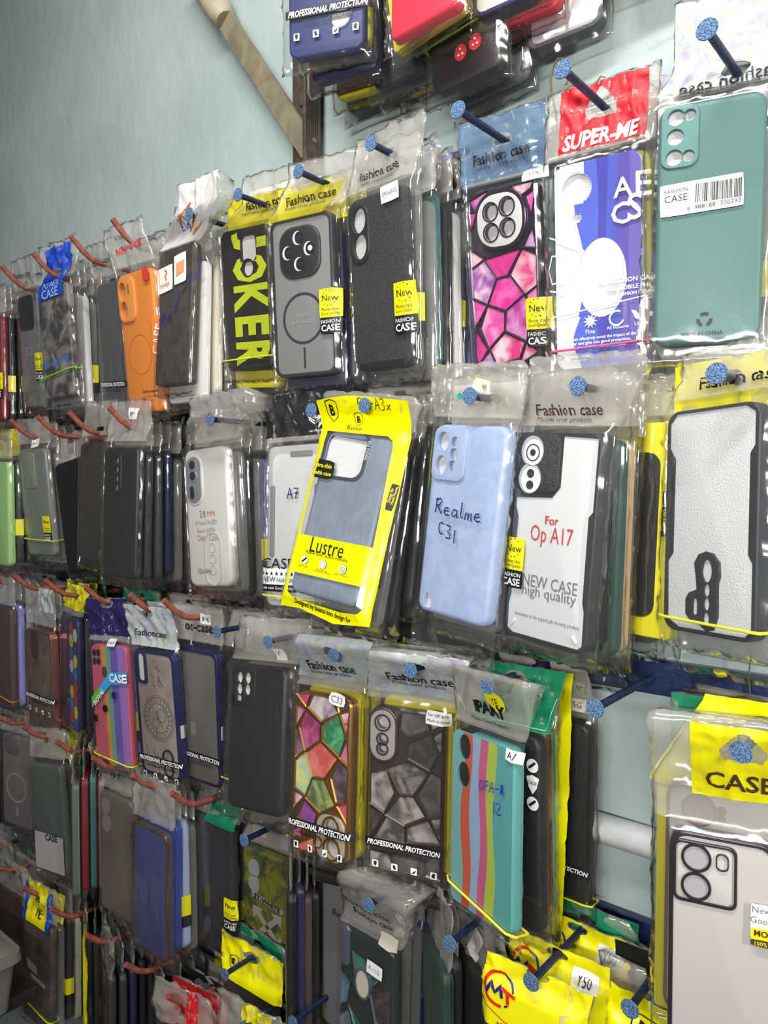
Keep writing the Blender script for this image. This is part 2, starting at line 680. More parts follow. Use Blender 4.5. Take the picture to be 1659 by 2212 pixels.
    def text(s, body, cx, cz, width, m, rot=0., bold=0., shear=0., off=.0013, parent=None, y=None, hs=1., mirror=False, name='lettering'):
        vs, fs, ar = text_geo(body, bold, shear)
        c, sn = math.cos(R(rot)), math.sin(R(rot))
        out = []
        for a, b in vs:
            a, b = a * width * (-1 if mirror else 1), b * width * hs
            x, z = cx + a * c - b * sn, cz + a * sn + b * c
            out.append((x, (s.fy(x, z) if y is None else y) - off, z))
        return link_obj(name, mesh('lettering', out, fs, m), parent or s.root)

    def lines(s, polys, wd, m, off=.0013, parent=None, y=None, name='pen_writing'):
        """pen strokes given as polylines in metres (x, z)"""
        vs, fs = [], []
        for pl in polys:
            # subdivide long runs
            pts = [Vector(pl[0])]
            for q in pl[1:]:
                q = Vector(q)
                k = max(1, int((q - pts[-1]).length / .003))
                p0 = pts[-1].copy()
                for i in range(1, k + 1):
                    pts.append(p0.lerp(q, i / k))
            b = len(vs)
            for i, p in enumerate(pts):
                d = pts[min(i + 1, len(pts) - 1)] - pts[max(i - 1, 0)]
                if d.length < 1e-9:
                    d = Vector((1, 0))
                d.normalize()
                nn = Vector((-d.y, d.x)) * wd / 2
                for q in (p + nn, p - nn):
                    vs.append((q.x, (s.fy(q.x, q.y) if y is None else y) - off, q.y))
            for i in range(len(pts) - 1):
                fs.append((b + 2 * i, b + 2 * i + 1, b + 2 * i + 3, b + 2 * i + 2))
        return link_obj(name, mesh(name, vs, fs, m), parent or s.root)

    def write(s, body, x, z, hgt, m, slope=0., wd=.0011, **k):
        polys = []
        for i, ch in enumerate(body):
            wch = .75 if ch not in 'l1 ' else .45
            up = random.uniform(-.05, .05)
            for st in PEN.get(ch, []):
                polys.append([(x + a * hgt, z + (b + up) * hgt + slope * (x + a * hgt)) for a, b in st])
            x += wch * hgt
        return s.lines(polys, wd, m, **k)

    def polys(s, plist, m, y=-.0004, name='print', parent=None):
        """flat printed shapes: list of loops in metres"""
        vs, fs = [], []
        for lp in plist:
            b = len(vs)
            vs += [(x, y, z) for x, z in lp]
            fs.append(tuple(range(b, b + len(lp))))
        return link_obj(name, mesh(name, vs, fs, m), parent or s.root)

    def fpolys(s, plist, m, off=.0009, name='print', parent=None):
        vs, fs = [], []
        for lp in plist:
            b = len(vs)
            vs += [(x, s.fy(x, z) - off, z) for x, z in lp]
            fs.append(tuple(range(b, b + len(lp))))
        return link_obj(name, mesh(name, vs, fs, m), parent or s.root)

    # ---- the case itself
    def case(s, m, holes=(), bevel=.0035, r=.0095, foam=True, outline=None, foam_mat=None, y0=0., name='phone_case'):
        out = outline or rr(0, -s.h / 2, s.w, s.h, r, 6)
        s.shell = link_obj(name, plate_mesh('phone_case', out, list(holes), y0, s.t, bevel, m), s.root)
        if foam and holes:
            link_obj('foam_insert', plate_mesh('foam_insert', rr(0, -s.h / 2, s.w - .006, s.h - .006, .008, 3), [], .0030, s.t - .0008, 0, foam_mat or FOAM), s.shell)
        return s.shell

    def island(s, cx, cz, w, h, r, m, holes=(), up=.0018, bevel=.0012, name='camera_frame', n=6):
        return link_obj(name, plate_mesh('camera_frame', rr(cx, cz, w, h, r, n), list(holes), -up, .0005, bevel, m), s.shell)

    def ring(s, cx, cz, r, wd, m, up=.0006, name='ring', rz=None, n=32):
        rz = rz or r
        return link_obj(name, plate_mesh('ring', circ(cx, cz, r, rz, n), [circ(cx, cz, r - wd, rz - wd, n)], -up, .0004, 0, m), s.shell)

    def disc(s, cx, cz, r, m, y=-.0004, rz=None, name='camera_lens', thick=.0006):
        return link_obj(name, plate_mesh('disc', circ(cx, cz, r, rz, 20), [], y, y + thick, 0, m), s.shell)

    # ---- recurring prints
    def new_sticker(s, cx, cz, w=.0235, label=None):
        h1, h2 = w * 1.18, w * .66
        st = s.patch(cx, cz, w, h1, YEL, name='quality_sticker', label=label or 'yellow and black quality sticker')
        s.patch(cx, cz - (h1 + h2) / 2, w, h2, BLACK, name='sticker_base', parent=st)
        s.text('New', cx + .03 * w, cz + h1 * .17, w * .72, BLACK, parent=st)
        stars = []
        for k in range(11):
            a = R(20 + k * 30)
            px, pz = cx - .02 * w + math.cos(a) * w * .33, cz + h1 * .18 + math.sin(a) * w * .33
            if abs(pz - (cz + h1 * .17)) < w * .13 and px > cx - w * .3:
                continue
            stars.append(circ(px, pz, w * .028, None, 5))
        s.fpolys(stars, BLACK, name='star_ring', parent=st)
        s.text('Phone case', cx, cz - h1 * .22, w * .76, BLACK, parent=st, hs=1.2)
        s.text('Good Quality', cx, cz - h1 * .38, w * .82, BLACK, parent=st, hs=1.2)
        s.text('FASHION', cx, cz - h1 / 2 - h2 * .27, w * .84, WHITE, parent=st)
        s.text('CASE', cx, cz - h1 / 2 - h2 * .66, w * .84, WHITE, parent=st, bold=.02)
        return st

    def fashion(s, cx=0., cz=None, width=.062, m=None, sub=True, mirror=False, rot=0):
        m = m or BLACK
        cz = s.hole[1] - .011 if cz is None else cz
        p = s.header or s.root
        s.text('Fashion case', cx + s.sh(cz), cz, width, m, bold=.012, parent=p, mirror=mirror, rot=rot, off=.0018)
        if sub:
            s.text('Mobile cover products', cx + s.sh(cz - .0075), cz - .0075, width * .82, m if m is not BLACK else mat('dark_grey_print', '#39393b'), parent=p, mirror=mirror, rot=rot, off=.0018)

    def protection(s, fz, f0=-.1, f1=1.1, icons=True):
        """black band PROFESSIONAL PROTECTION printed across the lower part of a bag, with four white squares"""
        x0, x1 = s.X(f0), s.X(f1)
        z = s.Z(fz)
        cx = (x0 + x1) / 2
        b = s.patch(cx, z, x1 - x0, .0078, BLACK, name='printed_band', off=.0005, r=.0003)
        s.text('PROFESSIONAL PROTECTION', cx, z, (x1 - x0) * .93, WHITE, bold=.03, shear=.25, off=.001, parent=b, hs=1.25)
        s.text('• MOBILE ACCESSORIES •', cx, z - .0085, (x1 - x0) * .62, BLACK, off=.0008, parent=b)
        if icons:
            for k in range(4):
                ix, iz = s.X(.13 + .26 * k), z - .0205
                ic = s.patch(ix, iz, .0062, .0066, WHITE, name='printed_icon', off=.0005, r=.0003)
                if k == 0:
                    sh = [(ix - .0018, iz + .002), (ix, iz + .0025), (ix + .0018, iz + .002), (ix + .0012, iz - .001), (ix, iz - .0024), (ix - .0012, iz - .001)]
                elif k == 1:
                    sh = [(ix - .0018, iz + .0016), (ix + .0006, iz + .0022), (ix + .0018, iz - .0016), (ix - .0004, iz - .0022)]
                elif k == 2:
                    sh = [(ix - .0024, iz - .0022), (ix + .0024, iz + .002), (ix + .001, iz - .0016)]
                else:
                    sh = [(ix - .001, iz + .0024), (ix + .0016, iz + .0024), (ix + .0012, iz - .0024), (ix - .0022, iz - .001)]
                s.fpolys([sh], BLACK, name='icon_mark', parent=ic)
        return b

    def gems(s, fl, mats, frame, shrink=.0003):
        """faceted stones set between raised metal ridges"""
        for i, poly in enumerate(fl):
            lp = [(s.X(max(.035, min(.965, a))), s.Z(max(.012, min(.988, b)))) for a, b in poly]
            n = len(lp)
            inn = inset(lp, shrink)
            out = inset(lp, -.0011)
            vs = [(x, -.0005, z) for x, z in inn] + [(x, -.0005, z) for x, z in lp] + [(x, -.0019, z) for x, z in out]
            fs = [tuple(range(n))]
            ix = [0]
            for k in range(n):
                j = (k + 1) % n
                fs.append((k, j, n + j, n + k))
                fs.append((n + k, n + j, 2 * n + j, 2 * n + k))
                ix += [1, 1]
            link_obj('inlaid_stone', mesh('inlaid_stone', vs, fs, [mats[i % len(mats)], frame], ix), s.shell)

    def stripes(s, bounds, mats, rows=44, rad=.009, y=-.0004, name='printed_stripe', ins=.0012):
        """side by side vertical colour bands; bounds = list of functions fz -> fx"""
        W2 = s.w / 2 - ins
        for a, b, m in zip(bounds, bounds[1:], mats):
            vs, fs = [], []
            for j in range(rows + 1):
                fz = (ins / s.h) + (1 - 2 * ins / s.h) * j / rows
                z = -fz * s.h
                dz = min(-z, s.h + z)
                lim = W2 if dz >= rad else W2 - rad + math.sqrt(max(0, rad * rad - (rad - dz) ** 2))
                xa = max(-lim, min(lim, s.X(a(fz))))
                xb = max(-lim, min(lim, s.X(b(fz))))
                vs += [(xa, y, z), (xb, y, z)]
                if j:
                    k = 2 * j
                    fs.append((k - 2, k, k + 1, k - 1))
            link_obj(name, mesh(name, vs, fs, m), s.shell)

    def band(s, fz0, fz1, m, label, wd=.0011, ext=.004):
        """rubber band pulled round the pack: a thing of its own"""
        W = s.w / 2 + ext
        pts = []
        za, zb = s.Z(fz0), s.Z(fz1)
        for k in range(14):
            u = -W + 2 * W * k / 13
            z = za + (zb - za) * k / 13
            pts.append((u, min(s.fy(u, z), s.t) - wd * 1.2, z))
        for k in range(5):
            u = W - 2 * W * k / 4
            pts.append((u, s.t + .003, zb + (za - zb) * k / 4))
        o = link_obj('rubber_band', tube_mesh('rubber_band', pts, wd, m, 6, closed=True))
        o.matrix_world = s.M
        BANDS.append((o, s.root))
        return tag(o, label, 'rubber band')


# ------------------------------------------------------------------ simple packs further back on the rods (seen edge on)
_BM = {}
HH = .034


def back_case_mesh(tok):
    if ('c', tok) not in _BM:
        m = TOK[tok]
        w, h = .0745, .1610
        holes = [circ(-.022, -.018, .0068, None, 12), circ(-.022, -.038, .0068, None, 12)]
        _BM['c', tok] = plate_mesh('phone_case', rr(0, -h / 2, w, h, .0095, 4), holes if tok != 'clear' else [], 0, .0088, .003, m, 2)
        _BM['f', tok] = plate_mesh('camera_frame', rr(-.0215, -.028, .024, .046, .008, 4), [circ(-.022, -.018, .0066, None, 12), circ(-.022, -.038, .0066, None, 12)], -.0009, .0005, .0005, m, 1)
    return _BM['c', tok], _BM['f', tok]


class _Mini(Pack):
    def __init__(s, seed, amp=1.):
        s.w, s.h, s.t, s.mw, s.mb, s.clear, s.amp = .0745, .161, .0088, .0065, .013, .0012, amp
        s.seed = seed
        s.hole = (0., HH)
        s.top = HH + .015
        s.root = None
        s.header = None
        s.shear = True
        s.lean, s.crinkle = 0., .8


def back_bags():
    out = []
    for k in range(5):
        random.seed(90 + k)
        mn = _Mini(k * 7.3 + 1, 1.1)
        b = mn.film(FILM, 12, 28)
        out.append(b.data)
        bpy.data.objects.remove(b)
    return out


BAGS = back_bags()
_CARDS = {}


def back_card(style):
    if style not in _CARDS:
        mn = _Mini(5.5)
        ms = {'yellow': YEL, 'foil': FOIL, 'white': WHITE, 'black': BLACK, 'green': mat('green_print', '#0f7f58', .5), 'blue': mat('blue_print', '#1d49b8', .5), 'violet': mat('violet_print', '#2a2257', .5), 'red': mat('red_header_print', '#c8242f', .5)}
        c = mn.card(ms[style], nx=14, nz=8, z0=.006)
        _CARDS[style] = c.data
        bpy.data.objects.remove(c)
    return _CARDS[style]


def back_sticker():
    if 'st' not in _CARDS:
        mn = _Mini(5.5)
        w = .021
        vs, fs, ix = [], [], []
        for (z0, z1, k) in ((.0125, -.0125, 0), (-.0125, -.0265, 1)):
            b = len(vs)
            for z in (z0, z1):
                for a in range(5):
                    x = -w / 2 + w * a / 4
                    # folded round the edge of the case
                    vs.append((.0365 + (x if x < 0 else x * .35), -.002 if x < 0 else -.002 + x * .95, -.105 + z))
            for a in range(4):
                fs.append((b + a, b + a + 1, b + 5 + a + 1, b + 5 + a))
                ix.append(k)
        _CARDS['st'] = mesh('quality_sticker', vs, fs, [YEL, BLACK], ix)
    return _CARDS['st']


ORDN = ['one', 'two', 'three', 'four', 'five', 'six', 'seven', 'eight', 'nine', 'ten', 'eleven']
ORD = ['first', 'second', 'third', 'fourth', 'fifth', 'sixth', 'seventh', 'eighth', 'ninth']


SKIP = set([5,10,12,15,18,19,35,40,44,45,46,47,48,49,50,51,57,59,60,62,70,71,77,83,84,89,90,91,93,94,95,101,107,109,110,111,112,114,115,116,117,121,122,123,127,129,138,142,148,153,154,158,159,161,164,166,169,171,175,181,184,185,186,191,197,208,209,215,216,223,224,225,226,228,232,235,252,264,267,273,274,276,287,288,289,290,291,292,293,294,295,296,297,298,299,300,301,302,303,304,305,306,307,308,309,310,311,312,313,314,315,316,317,318,319,320,322,324,326,327])
BACKS = [0]


def back_pack(tok, loc, rot, label, group, style=None, sticker=False, film=None):
    BACKS[0] += 1
    bag = random.choice(BAGS)
    if BACKS[0] in SKIP:   # wholly hidden behind others: left out
        return None
    root = bpy.data.objects.new('phone_case_pack', None)
    root.empty_display_size = .02
    COL.objects.link(root)
    root.location = loc
    root.rotation_euler = rot
    tag(root, label, 'phone case', group)
    c, f = back_case_mesh(tok)
    sh = link_obj('phone_case', c, root)
    link_obj('camera_frame', f, sh)
    root['n'] = BACKS[0]
    b = link_obj('plastic_bag', bag, root)
    if film:
        b.material_slots[0].link = 'OBJECT'
        b.material_slots[0].material = film
    if style:
        link_obj('printed_header', back_card(style), root)
    if sticker:
        link_obj('quality_sticker', back_sticker(), root)
    return root


def stack(front, specs, group, y_end=-.0125, step=None, nail=None, dx=.0018, dz=.006, yaw_to=0.):
    """the packs hanging behind a front pack on the same rod, front to wall; specs = list of (colour, style, sticker)"""
    n = len(specs)
    loc = Vector(front.root.location)
    rot = front.root.rotation_euler
    y0 = loc.y + .0125
    nail = nail or front.nail or (loc.x, loc.z + HH)
    avail = (y_end - .0095) - y0
    built = 0
    stp = step or min(.0150, max(.0105, avail / max(1, n - 1)))
    for i, sp in enumerate(specs):
        tok, style, stick = (sp + (None, None))[:3] if isinstance(sp, tuple) else (sp, None, None)
        y = y0 + stp * i
        if y > y_end - .0095:
            break
        k = (i + 1) / (n + 1)
        f = .75 ** (i + 1)
        x = nail[0] + (loc.x - nail[0]) * (1 - k * .6) + random.uniform(-dx, dx)
        z = (nail[1] - HH) * (1 if i > 2 else .6) + loc.z * (0 if i > 2 else .4) + random.uniform(-dz, dz) - .002
        r = (rot.x * f, rot.y * f + R(random.uniform(-1.2, 1.2)), rot.z * (1 - k) + yaw_to * k + R(random.uniform(-.6, .6)))
        # keep the row of parallel backs clear of each other when the front is turned
        art = 'clear' if tok == 'clear' else tok
        if BACKS[0] + 1 not in SKIP:
            built += 1
        lb = f'{art} phone case, {ORD[max(0, built - 1)]} pack behind the {front.short}'
        back_pack(tok, (x, y, z), r, lb, group, style, stick)


def hang(nx, nz, d, yaw=0., roll=0., pitch=0., drop=HH, w=.0752, h=.162, dx=0.):
    return (nx + dx, -d, nz - drop, R(pitch), R(roll), R(yaw), w, h)

# ------------------------------------------------------------------ the setting
wallm = mat('pale_teal_wall_paint', '#a6b6b4', .5, 0, (38, .8, .7), ('#b1c0bd', 5, 5), spec=.35)
_nt = wallm.node_tree
_b = _nt.nodes['Principled BSDF']
_tc = _nt.nodes.new('ShaderNodeTexCoord')
_n = _nt.nodes.new('ShaderNodeTexNoise')
_n.inputs['Scale'].default_value = 26
_n.inputs['Detail'].default_value = 6
_n.inputs['Roughness'].default_value = .7
_r = _nt.nodes.new('ShaderNodeValToRGB')
_r.color_ramp.elements[0].position = .20
_r.color_ramp.elements[0].color = (1, 1, 1, 1)
_r.color_ramp.elements[1].position = .26
_r.color_ramp.elements[1].color = (0, 0, 0, 1)
_mx = _nt.nodes.new('ShaderNodeMix')
_mx.data_type = 'RGBA'
_src = _b.inputs['Base Color'].links[0].from_socket
_nt.links.new(_tc.outputs['Object'], _n.inputs['Vector'])
_nt.links.new(_n.outputs['Fac'], _r.inputs['Fac'])
_nt.links.new(_r.outputs['Color'], _mx.inputs['Factor'])
_nt.links.new(_src, _mx.inputs[6])
_mx.inputs[7].default_value = lin('#6f7f80')
_nt.links.new(_mx.outputs[2], _b.inputs['Base Color'])

w_ = link_obj('wall_back', box_mesh('wall_back', (-4.2, 0, 0), (1.6, .12, 3.0), wallm))
tag(w_, None, None, None, 'structure')
f_ = link_obj('floor', box_mesh('floor', (-4.2, -3.2, -.1), (1.6, .12, 0), mat('grey_floor', '#6b6763', .6)))
tag(f_, None, None, None, 'structure')

Z1, Z2, Z3, Z4, Z5 = 1.797, 1.571, 1.343, 1.122, .878
HG = .0145
for z, lb in ((2.095, 'navy painted steel rail along the top of the wall, above the upper packs'),
              (Z1, 'navy painted steel rail behind the packs of the row with the orange case'),
              (Z2, 'navy painted steel rail behind the row with the yellow framed pack'),
              (Z3, 'navy painted steel rail carrying the one bare nail'),
              (Z4, 'navy painted steel rail below the white pipe'),
              (Z5, 'navy painted steel rail behind the lowest packs')):
    x0 = -.62 if z > 2 else -1.75
    o = link_obj('wall_rail', box_mesh('wall_rail', (x0, -.009, z - HG), (.30, 0, z + HG), RAILM, .0012))
    tag(o, lb, 'rail', 'navy rails fixed along the wall')

# vertical iron angle at the end of the upper rails
post = bpy.data.objects.new('iron_post', None)
COL.objects.link(post)
post.location = (-.628, 0, .70)
tag(post, 'brown painted angle iron post standing against the wall behind the packs', 'post')
link_obj('wall_flange', box_mesh('wall_flange', (-.018, -.014, 0), (.024, -.0095, 1.55), IRONM, .0008), post)
link_obj('standing_flange', box_mesh('standing_flange', (.019, -.034, 0), (.024, -.0145, 1.55), IRONM, .0008), post)
for z in (.42, .75, 1.235, 1.30):
    me = plate_mesh('bolt', circ(.0, 0, .006, None, 6), [], -.0175, -.0145, .0008, IRONM)
    o = link_obj('bolt', me, post)
    o.location = (0, 0, z)

# slanting strap iron brace
bm_pts = [(-.812, -.030, 2.185), (-.783, -.028, 2.125), (-.755, -.024, 2.075)]
brace = bpy.data.objects.new('slanting_brace', None)
COL.objects.link(brace)
brace.location = (-.612, -.020, 1.905)
tag(brace, 'slanting beige flat iron brace with a rounded upper end on the bare wall', 'brace')
bmat = mat('beige_painted_iron', '#8b826c', .5, 0, (70, .6, 1), ('#766d58', 35, 3))
dirv = Vector((-.183, -.002, .255)).normalized()
side = Vector((dirv.z, 0, -dirv.x))
P0, P1 = Vector((0, 0, -.03)), Vector((-.150, -.002, .175))
vs = []
for p in (P0, P1):
    for a, b in ((-1, -1), (1, -1), (1, 1), (-1, 1)):
        vs.append(p + side * .0125 * a + Vector((0, .0028 * b, 0)))
link_obj('flat_strap', mesh('flat_strap', vs, [(0, 1, 2, 3), (7, 6, 5, 4), (0, 4, 5, 1), (1, 5, 6, 2), (2, 6, 7, 3), (3, 7, 4, 0)], bmat), brace)
link_obj('rounded_end', tube_mesh('rounded_end', [P1 - dirv * .012, P1, P1 + dirv * .02, P1 + dirv * .10], [.0125, .0165, .0175, .0165], mat('worn_cream_paint', '#b3a98f', .45, 0, (80, .5, 1), ('#8d8468', 30, 3)), 12), brace)

# white pipe low on the wall
p_ = link_obj('wall_pipe', tube_mesh('wall_pipe', [(-.52, -.0125, 1.2085), (-.30, -.0125, 1.2065), (.35, -.0125, 1.203)], .0125, mat('white_painted_pipe', '#d2d4d3', .5, 0, (60, .3, 1), ('#bfc3c3', 25, 3)), 14))
tag(p_, 'white painted pipe running along the wall between two navy rails', 'pipe')


# ------------------------------------------------------------------ nails and pegs
def nail(x, z, L=.12, label='', lift=0., y0=-.0085):
    root = bpy.data.objects.new('display_nail', None)
    COL.objects.link(root)
    root.location = (x, y0, z)
    root.rotation_euler = (R(-lift), 0, 0)
    tag(root, label, 'nail', 'long blue nails driven into the rails')
    L = L + y0
    link_obj('shank', tube_mesh('shank', [(0, 0, 0), (0, -L * .5, .0003), (0, -L + .002, 0)], .0030, NAILB, 10), root)
    hm = tube_mesh('nail_head', [(0, -L + .004, 0), (0, -L + .0016, 0), (0, -L + .0008, 0), (0, -L, 0)], [.0034, .0066, .0070, .0066], NAILH, 14)
    link_obj('nail_head', hm, root)
    return root


def peg(x, z, L=.125, label='', up=.026):
    root = bpy.data.objects.new('display_peg', None)
    COL.objects.link(root)
    root.location = (x, -.0085, z)
    tag(root, label, 'peg', 'red brown bent rods on the rails')
    b = L - .040
    pts = [(0, 0, 0), (0, -b * .6, 0), (0, -b + .006, .0005), (0, -b - .004, .0035), (0, -b - .016, .011), (0, -L + .0085, up)]
    link_obj('rod', tube_mesh('rod', pts, .0036, PEGM, 9), root)
    return root


N1 = [-.155, -.254, -.344, -.435, -.526, -.615, -.698]
for x, d in zip(N1, ['the green case pack', 'the pack with the red header', 'the pink faceted case pack', 'the black leathery case pack', 'the grey case with the black ring', 'the black case with lime letters', 'the white topped pack']):
    nail(x, 1.797 if x < -.2 else 1.787, .12, f'long blue nail holding {d}')
N2 = [(-.146, 'the clear case with black bumpers'), (-.240, 'the white backed case with black frame'), (-.332, 'the pale blue hand marked case'), (-.443, 'the yellow framed pack'), (-.51, 'the black header with a winged badge'), (-.664, 'the milky clear case')]
for x, d in N2:
    nail(x, 1.571, .12, f'blue nail seen head on, holding {d}')
nail(-.225, 1.342, .12, 'bare blue nail sticking out of the navy rail with nothing on it')
for x, d in ((-.128, 'the pack with the yellow CASE header'), (-.314, 'the case with rainbow stripes'), (-.391, 'the dark stone patterned case'), (-.481, 'the case of coloured stones in gold'), (-.573, 'the big plain black case'), (-.655, 'the dark packs beside the plain black case')):
    nail(x, 1.343 if x < -.2 else 1.333, .12, f'blue nail holding {d}')
for x, d in ((-.274, 'the yellow headers with red and blue letters'), (-.349, 'the dark packs between the teal stone case and the yellow headers'), (-.438, 'the teal stone patterned case')):
    nail(x, 1.122, .12, f'dark blue nail holding {d}')
nail(-.612, 1.128, .12, 'dark blue nail above the yellow graffiti case')
for x, z, d in ((-.845, Z1, 'the orange case'), (-.945, Z1, 'the grey case beside the orange one'), (-1.052, Z1, 'the blue headed pack'), (-1.150, Z1, 'the black and white case'), (-1.245, Z1, 'the dark packs at the far end'),
                (-.858, Z2, 'the dark grey cases with a white tag'), (-.957, Z2, 'the smooth dark grey case'), (-1.045, Z2, 'the leaning black cases'), (-1.130, Z2, 'the smoky clear case'), (-1.222, Z2, 'the lime and navy cases at the far end'),
                (-.745, Z3, 'the grey case with navy rim'), (-.815, Z3, 'the clock patterned case'), (-.922, Z3, 'the rainbow case with a ribbon'), (-1.030, Z3, 'the packs with yellow tops'), (-1.130, Z3, 'the rose gold case'), (-1.228, Z3, 'the lilac cases at the far end'),
                (-.734, Z4, 'the green topped packs'), (-.815, Z4, 'the blue gold rimmed case'), (-.908, Z4, 'the hazy packs beside the blue gold rimmed case'), (-1.005, Z4, 'the thin teal and pink packs'), (-1.105, Z4, 'the torn white pack'), (-1.205, Z4, 'the grey case with a white ring'),
                (-.745, Z5, 'the red topped packs'), (-.835, Z5, 'the hazy packs beside the red topped ones'), (-.931, Z5, 'the dusty grey packs'), (-1.026, Z5, 'the pack with a curled yellow edge'), (-1.115, Z5, 'the yellow and blue topped pack'), (-1.228, Z5, 'the packs above the grey bin')):
    peg(x, z, .125, f'red brown bent rod holding {d}')

# ------------------------------------------------------------------ UPPERMOST ROW (cut off by the frame's upper edge)
GT = 'bagged phone cases hanging on the top rail'
G1 = 'bagged phone cases in the row with the orange case'
G2 = 'bagged phone cases in the row with the yellow framed pack'
G3 = 'bagged phone cases in the row with the rainbow striped case'
G4 = 'bagged phone cases in the row under the rainbow striped case'
G5 = 'bagged phone cases in the lowest row'

P = Pack([-.503, -.1034, 2.0672, .0771, .0338, .3478, .0782, .1574], 'navy blue phone case pack with black protection band, at the top of the wall', 'navy blue case with protection band', (-.50, 2.098), GT, clear=.002)
P.case(TOK['blue'] if False else mat('indigo_case_plastic', '#36406e', .4), [circ(P.X(.70), P.Z(.62), .0105), circ(P.X(.70), P.Z(.80), .0105)])
P.ring(P.X(.70), P.Z(.62), .0125, .002, mat('indigo_case_plastic'))
P.ring(P.X(.70), P.Z(.80), .0125, .002, mat('indigo_case_plastic'))
P.film()
P.protection(.755, -.02, 1.10)
stack(P, ['yellow', 'navy', 'red', 'yellow', 'pink', 'dark grey'], GT, dz=.012)
P = Pack([-.458, -.052, 2.050, .02, .0, .05, .075, .160], 'black phone case pack beside the navy one at the top of the wall', 'tall black case at the top', (-.452, 2.088), GT)
P.case(TOK['dark grey'])
P.film()
stack(P, ['black', 'gold'], GT)
P = Pack([-.4037, -.0851, 2.0443, -.1254, -.0822, .0458, .0700, .1571], 'glossy red phone case pack over a yellow bag at the top of the wall', 'glossy red case', (-.404, 2.083), GT, clear=.001)
P.case(mat('glossy_red_case_plastic', '#e0344a', .25), r=.006)
P.film()
Q = Pack([-.436, -.0685, 2.056, -.05, -.18, .03, .074, .158], 'yellow bag with slanting black small print behind the glossy red case', 'yellow bag behind the red case', (-.40, 2.075), GT)
Q.case(YEL, r=.004, bevel=.001)
Q.text('Designed by case inno design for', 0, Q.Z(.955), .066, BLACK, y=0, off=.0008)
Q.film()
P = Pack([-.395, -.046, 2.018, -.06, -.10, .08, .0700, .1600], 'black phone case with a spotted red bow print under a green band', 'case with a red bow', (-.385, 2.055), GT)
P.case(TOK['black'])
rb = mat('red_bow_print', '#d6303c', .5)
P.polys([circ(P.X(.45), P.Z(.83), .0062, .0075, 14), circ(P.X(.66), P.Z(.81), .0062, .0075, 14)], rb, -.0005, 'bow_print', P.shell)
P.polys([circ(P.X(.45) + dx, P.Z(.83) + dz, .0011, None, 8) for dx, dz in ((0, .003), (-.002, -.002), (.002, -.002))] + [circ(P.X(.66) + dx, P.Z(.81) + dz, .0011, None, 8) for dx, dz in ((0, .003), (-.002, -.002), (.002, -.002))], WHITE, -.0009, 'dot_print', P.shell)
P.film()
P.band(.73, .69, mat('green_rubber', '#7fae4e', .5), 'green rubber band round the pack with the red bow')
stack(P, ['black', 'dark grey'], GT, y_end=-.008)
P = Pack([-.3348, -.055, 2.0466, .0018, -.0049, .0367, .0680, .1427], 'white backed phone case pack with dark blue rim at the top of the wall', 'white case with dark rim', (-.335, 2.082), GT)
P.case(TOK['white'], [])
P.ring(0, 0, 0.001, .0005, TOK['navy'])
link_obj('bumper_rim', plate_mesh('bumper_rim', rr(0, -P.h / 2, P.w + .002, P.h + .002, .010, 6), [rr(0, -P.h / 2, P.w - .005, P.h - .005, .007, 6)], -.0008, P.t + .001, .001, TOK['navy']), P.shell)
link_obj('side_button', box_mesh('side_button', (P.w / 2 + .0008, .003, P.Z(.62)), (P.w / 2 + .0018, .006, P.Z(.48)), TOK['white'], .0003), P.shell)
P.film()
stack(P, ['red', 'yellow', 'black'], GT, y_end=-.004)
P = Pack([-.3056, -.0271, 2.0276, -.05, -.0501, .10, .0640, .1508], 'pinkish grey phone case with dark rim hanging low under the white one', 'pinkish grey case with dark rim', (-.31, 2.07), GT)
P.case(mat('pinkish_grey_plastic', '#a89a9c', .5))
link_obj('bumper_rim', plate_mesh('bumper_rim', rr(0, -P.h / 2, P.w + .002, P.h + .002, .010, 6), [rr(0, -P.h / 2, P.w - .006, P.h - .006, .007, 6)], -.0008, P.t + .001, .001, TOK['dark grey']), P.shell)
link_obj('side_button', box_mesh('side_button', (P.w / 2 + .0008, .003, P.Z(.70)), (P.w / 2 + .0018, .006, P.Z(.58)), TOK['white'], .0003), P.shell)
P.film()
P = Pack([-.222, -.045, 2.062, .02, 0, .1, .075, .160], 'grey phone case in a crumpled bag at the upper edge above the red header', 'grey case in a crumpled bag', (-.222, 2.10), GT)
P.case(TOK['grey'])
P.film(FILM2)
for x in (-.502, -.452, -.404, -.335, -.222):
    nail(x, 2.095, .12, 'blue nail high on the top rail, ' + {-.502: 'over the navy case', -.452: 'over the tall black case', -.404: 'over the glossy red case', -.335: 'over the white case with dark rim', -.222: 'over the crumpled grey pack'}[x])

# ------------------------------------------------------------------ ROW ONE
# green case
P = Pack([-.1685, -.062, 1.771, .005, .014, .258, .0700, .1695], 'dark green phone case with a white barcode label, bag with mirrored silver lettering', 'green barcode case', (-.155, 1.787), G1, t=.0105, mw=.011, mb=.014, clear=.0012, top=.072, crinkle=1.2)
gm = mat('sea_green_case_plastic', '#4e7873', .45, 0, (400, .1, 1))
gh = [circ(P.X(.17), P.Z(.058), .0058), circ(P.X(.165), P.Z(.138), .0058), circ(P.X(.16), P.Z(.222), .0058), circ(P.X(.30), P.Z(.056), .0042), circ(P.X(.295), P.Z(.222), .0042)]
P.case(gm, gh)
P.island(P.X(.21), P.Z(.137), P.w * .37, P.h * .262, .0075, gm, gh, up=.0016)
P.film(FILM, 24, 50)
P.card(FOIL, z0=.008)
P.fashion(.000, P.hole[1] - .006, .064, mirror=True, rot=3)
lb = P.patch(P.X(.425), P.Z(.395), .0545, .0225, PAPER, rot=2, name='barcode_label', label='white paper barcode label')
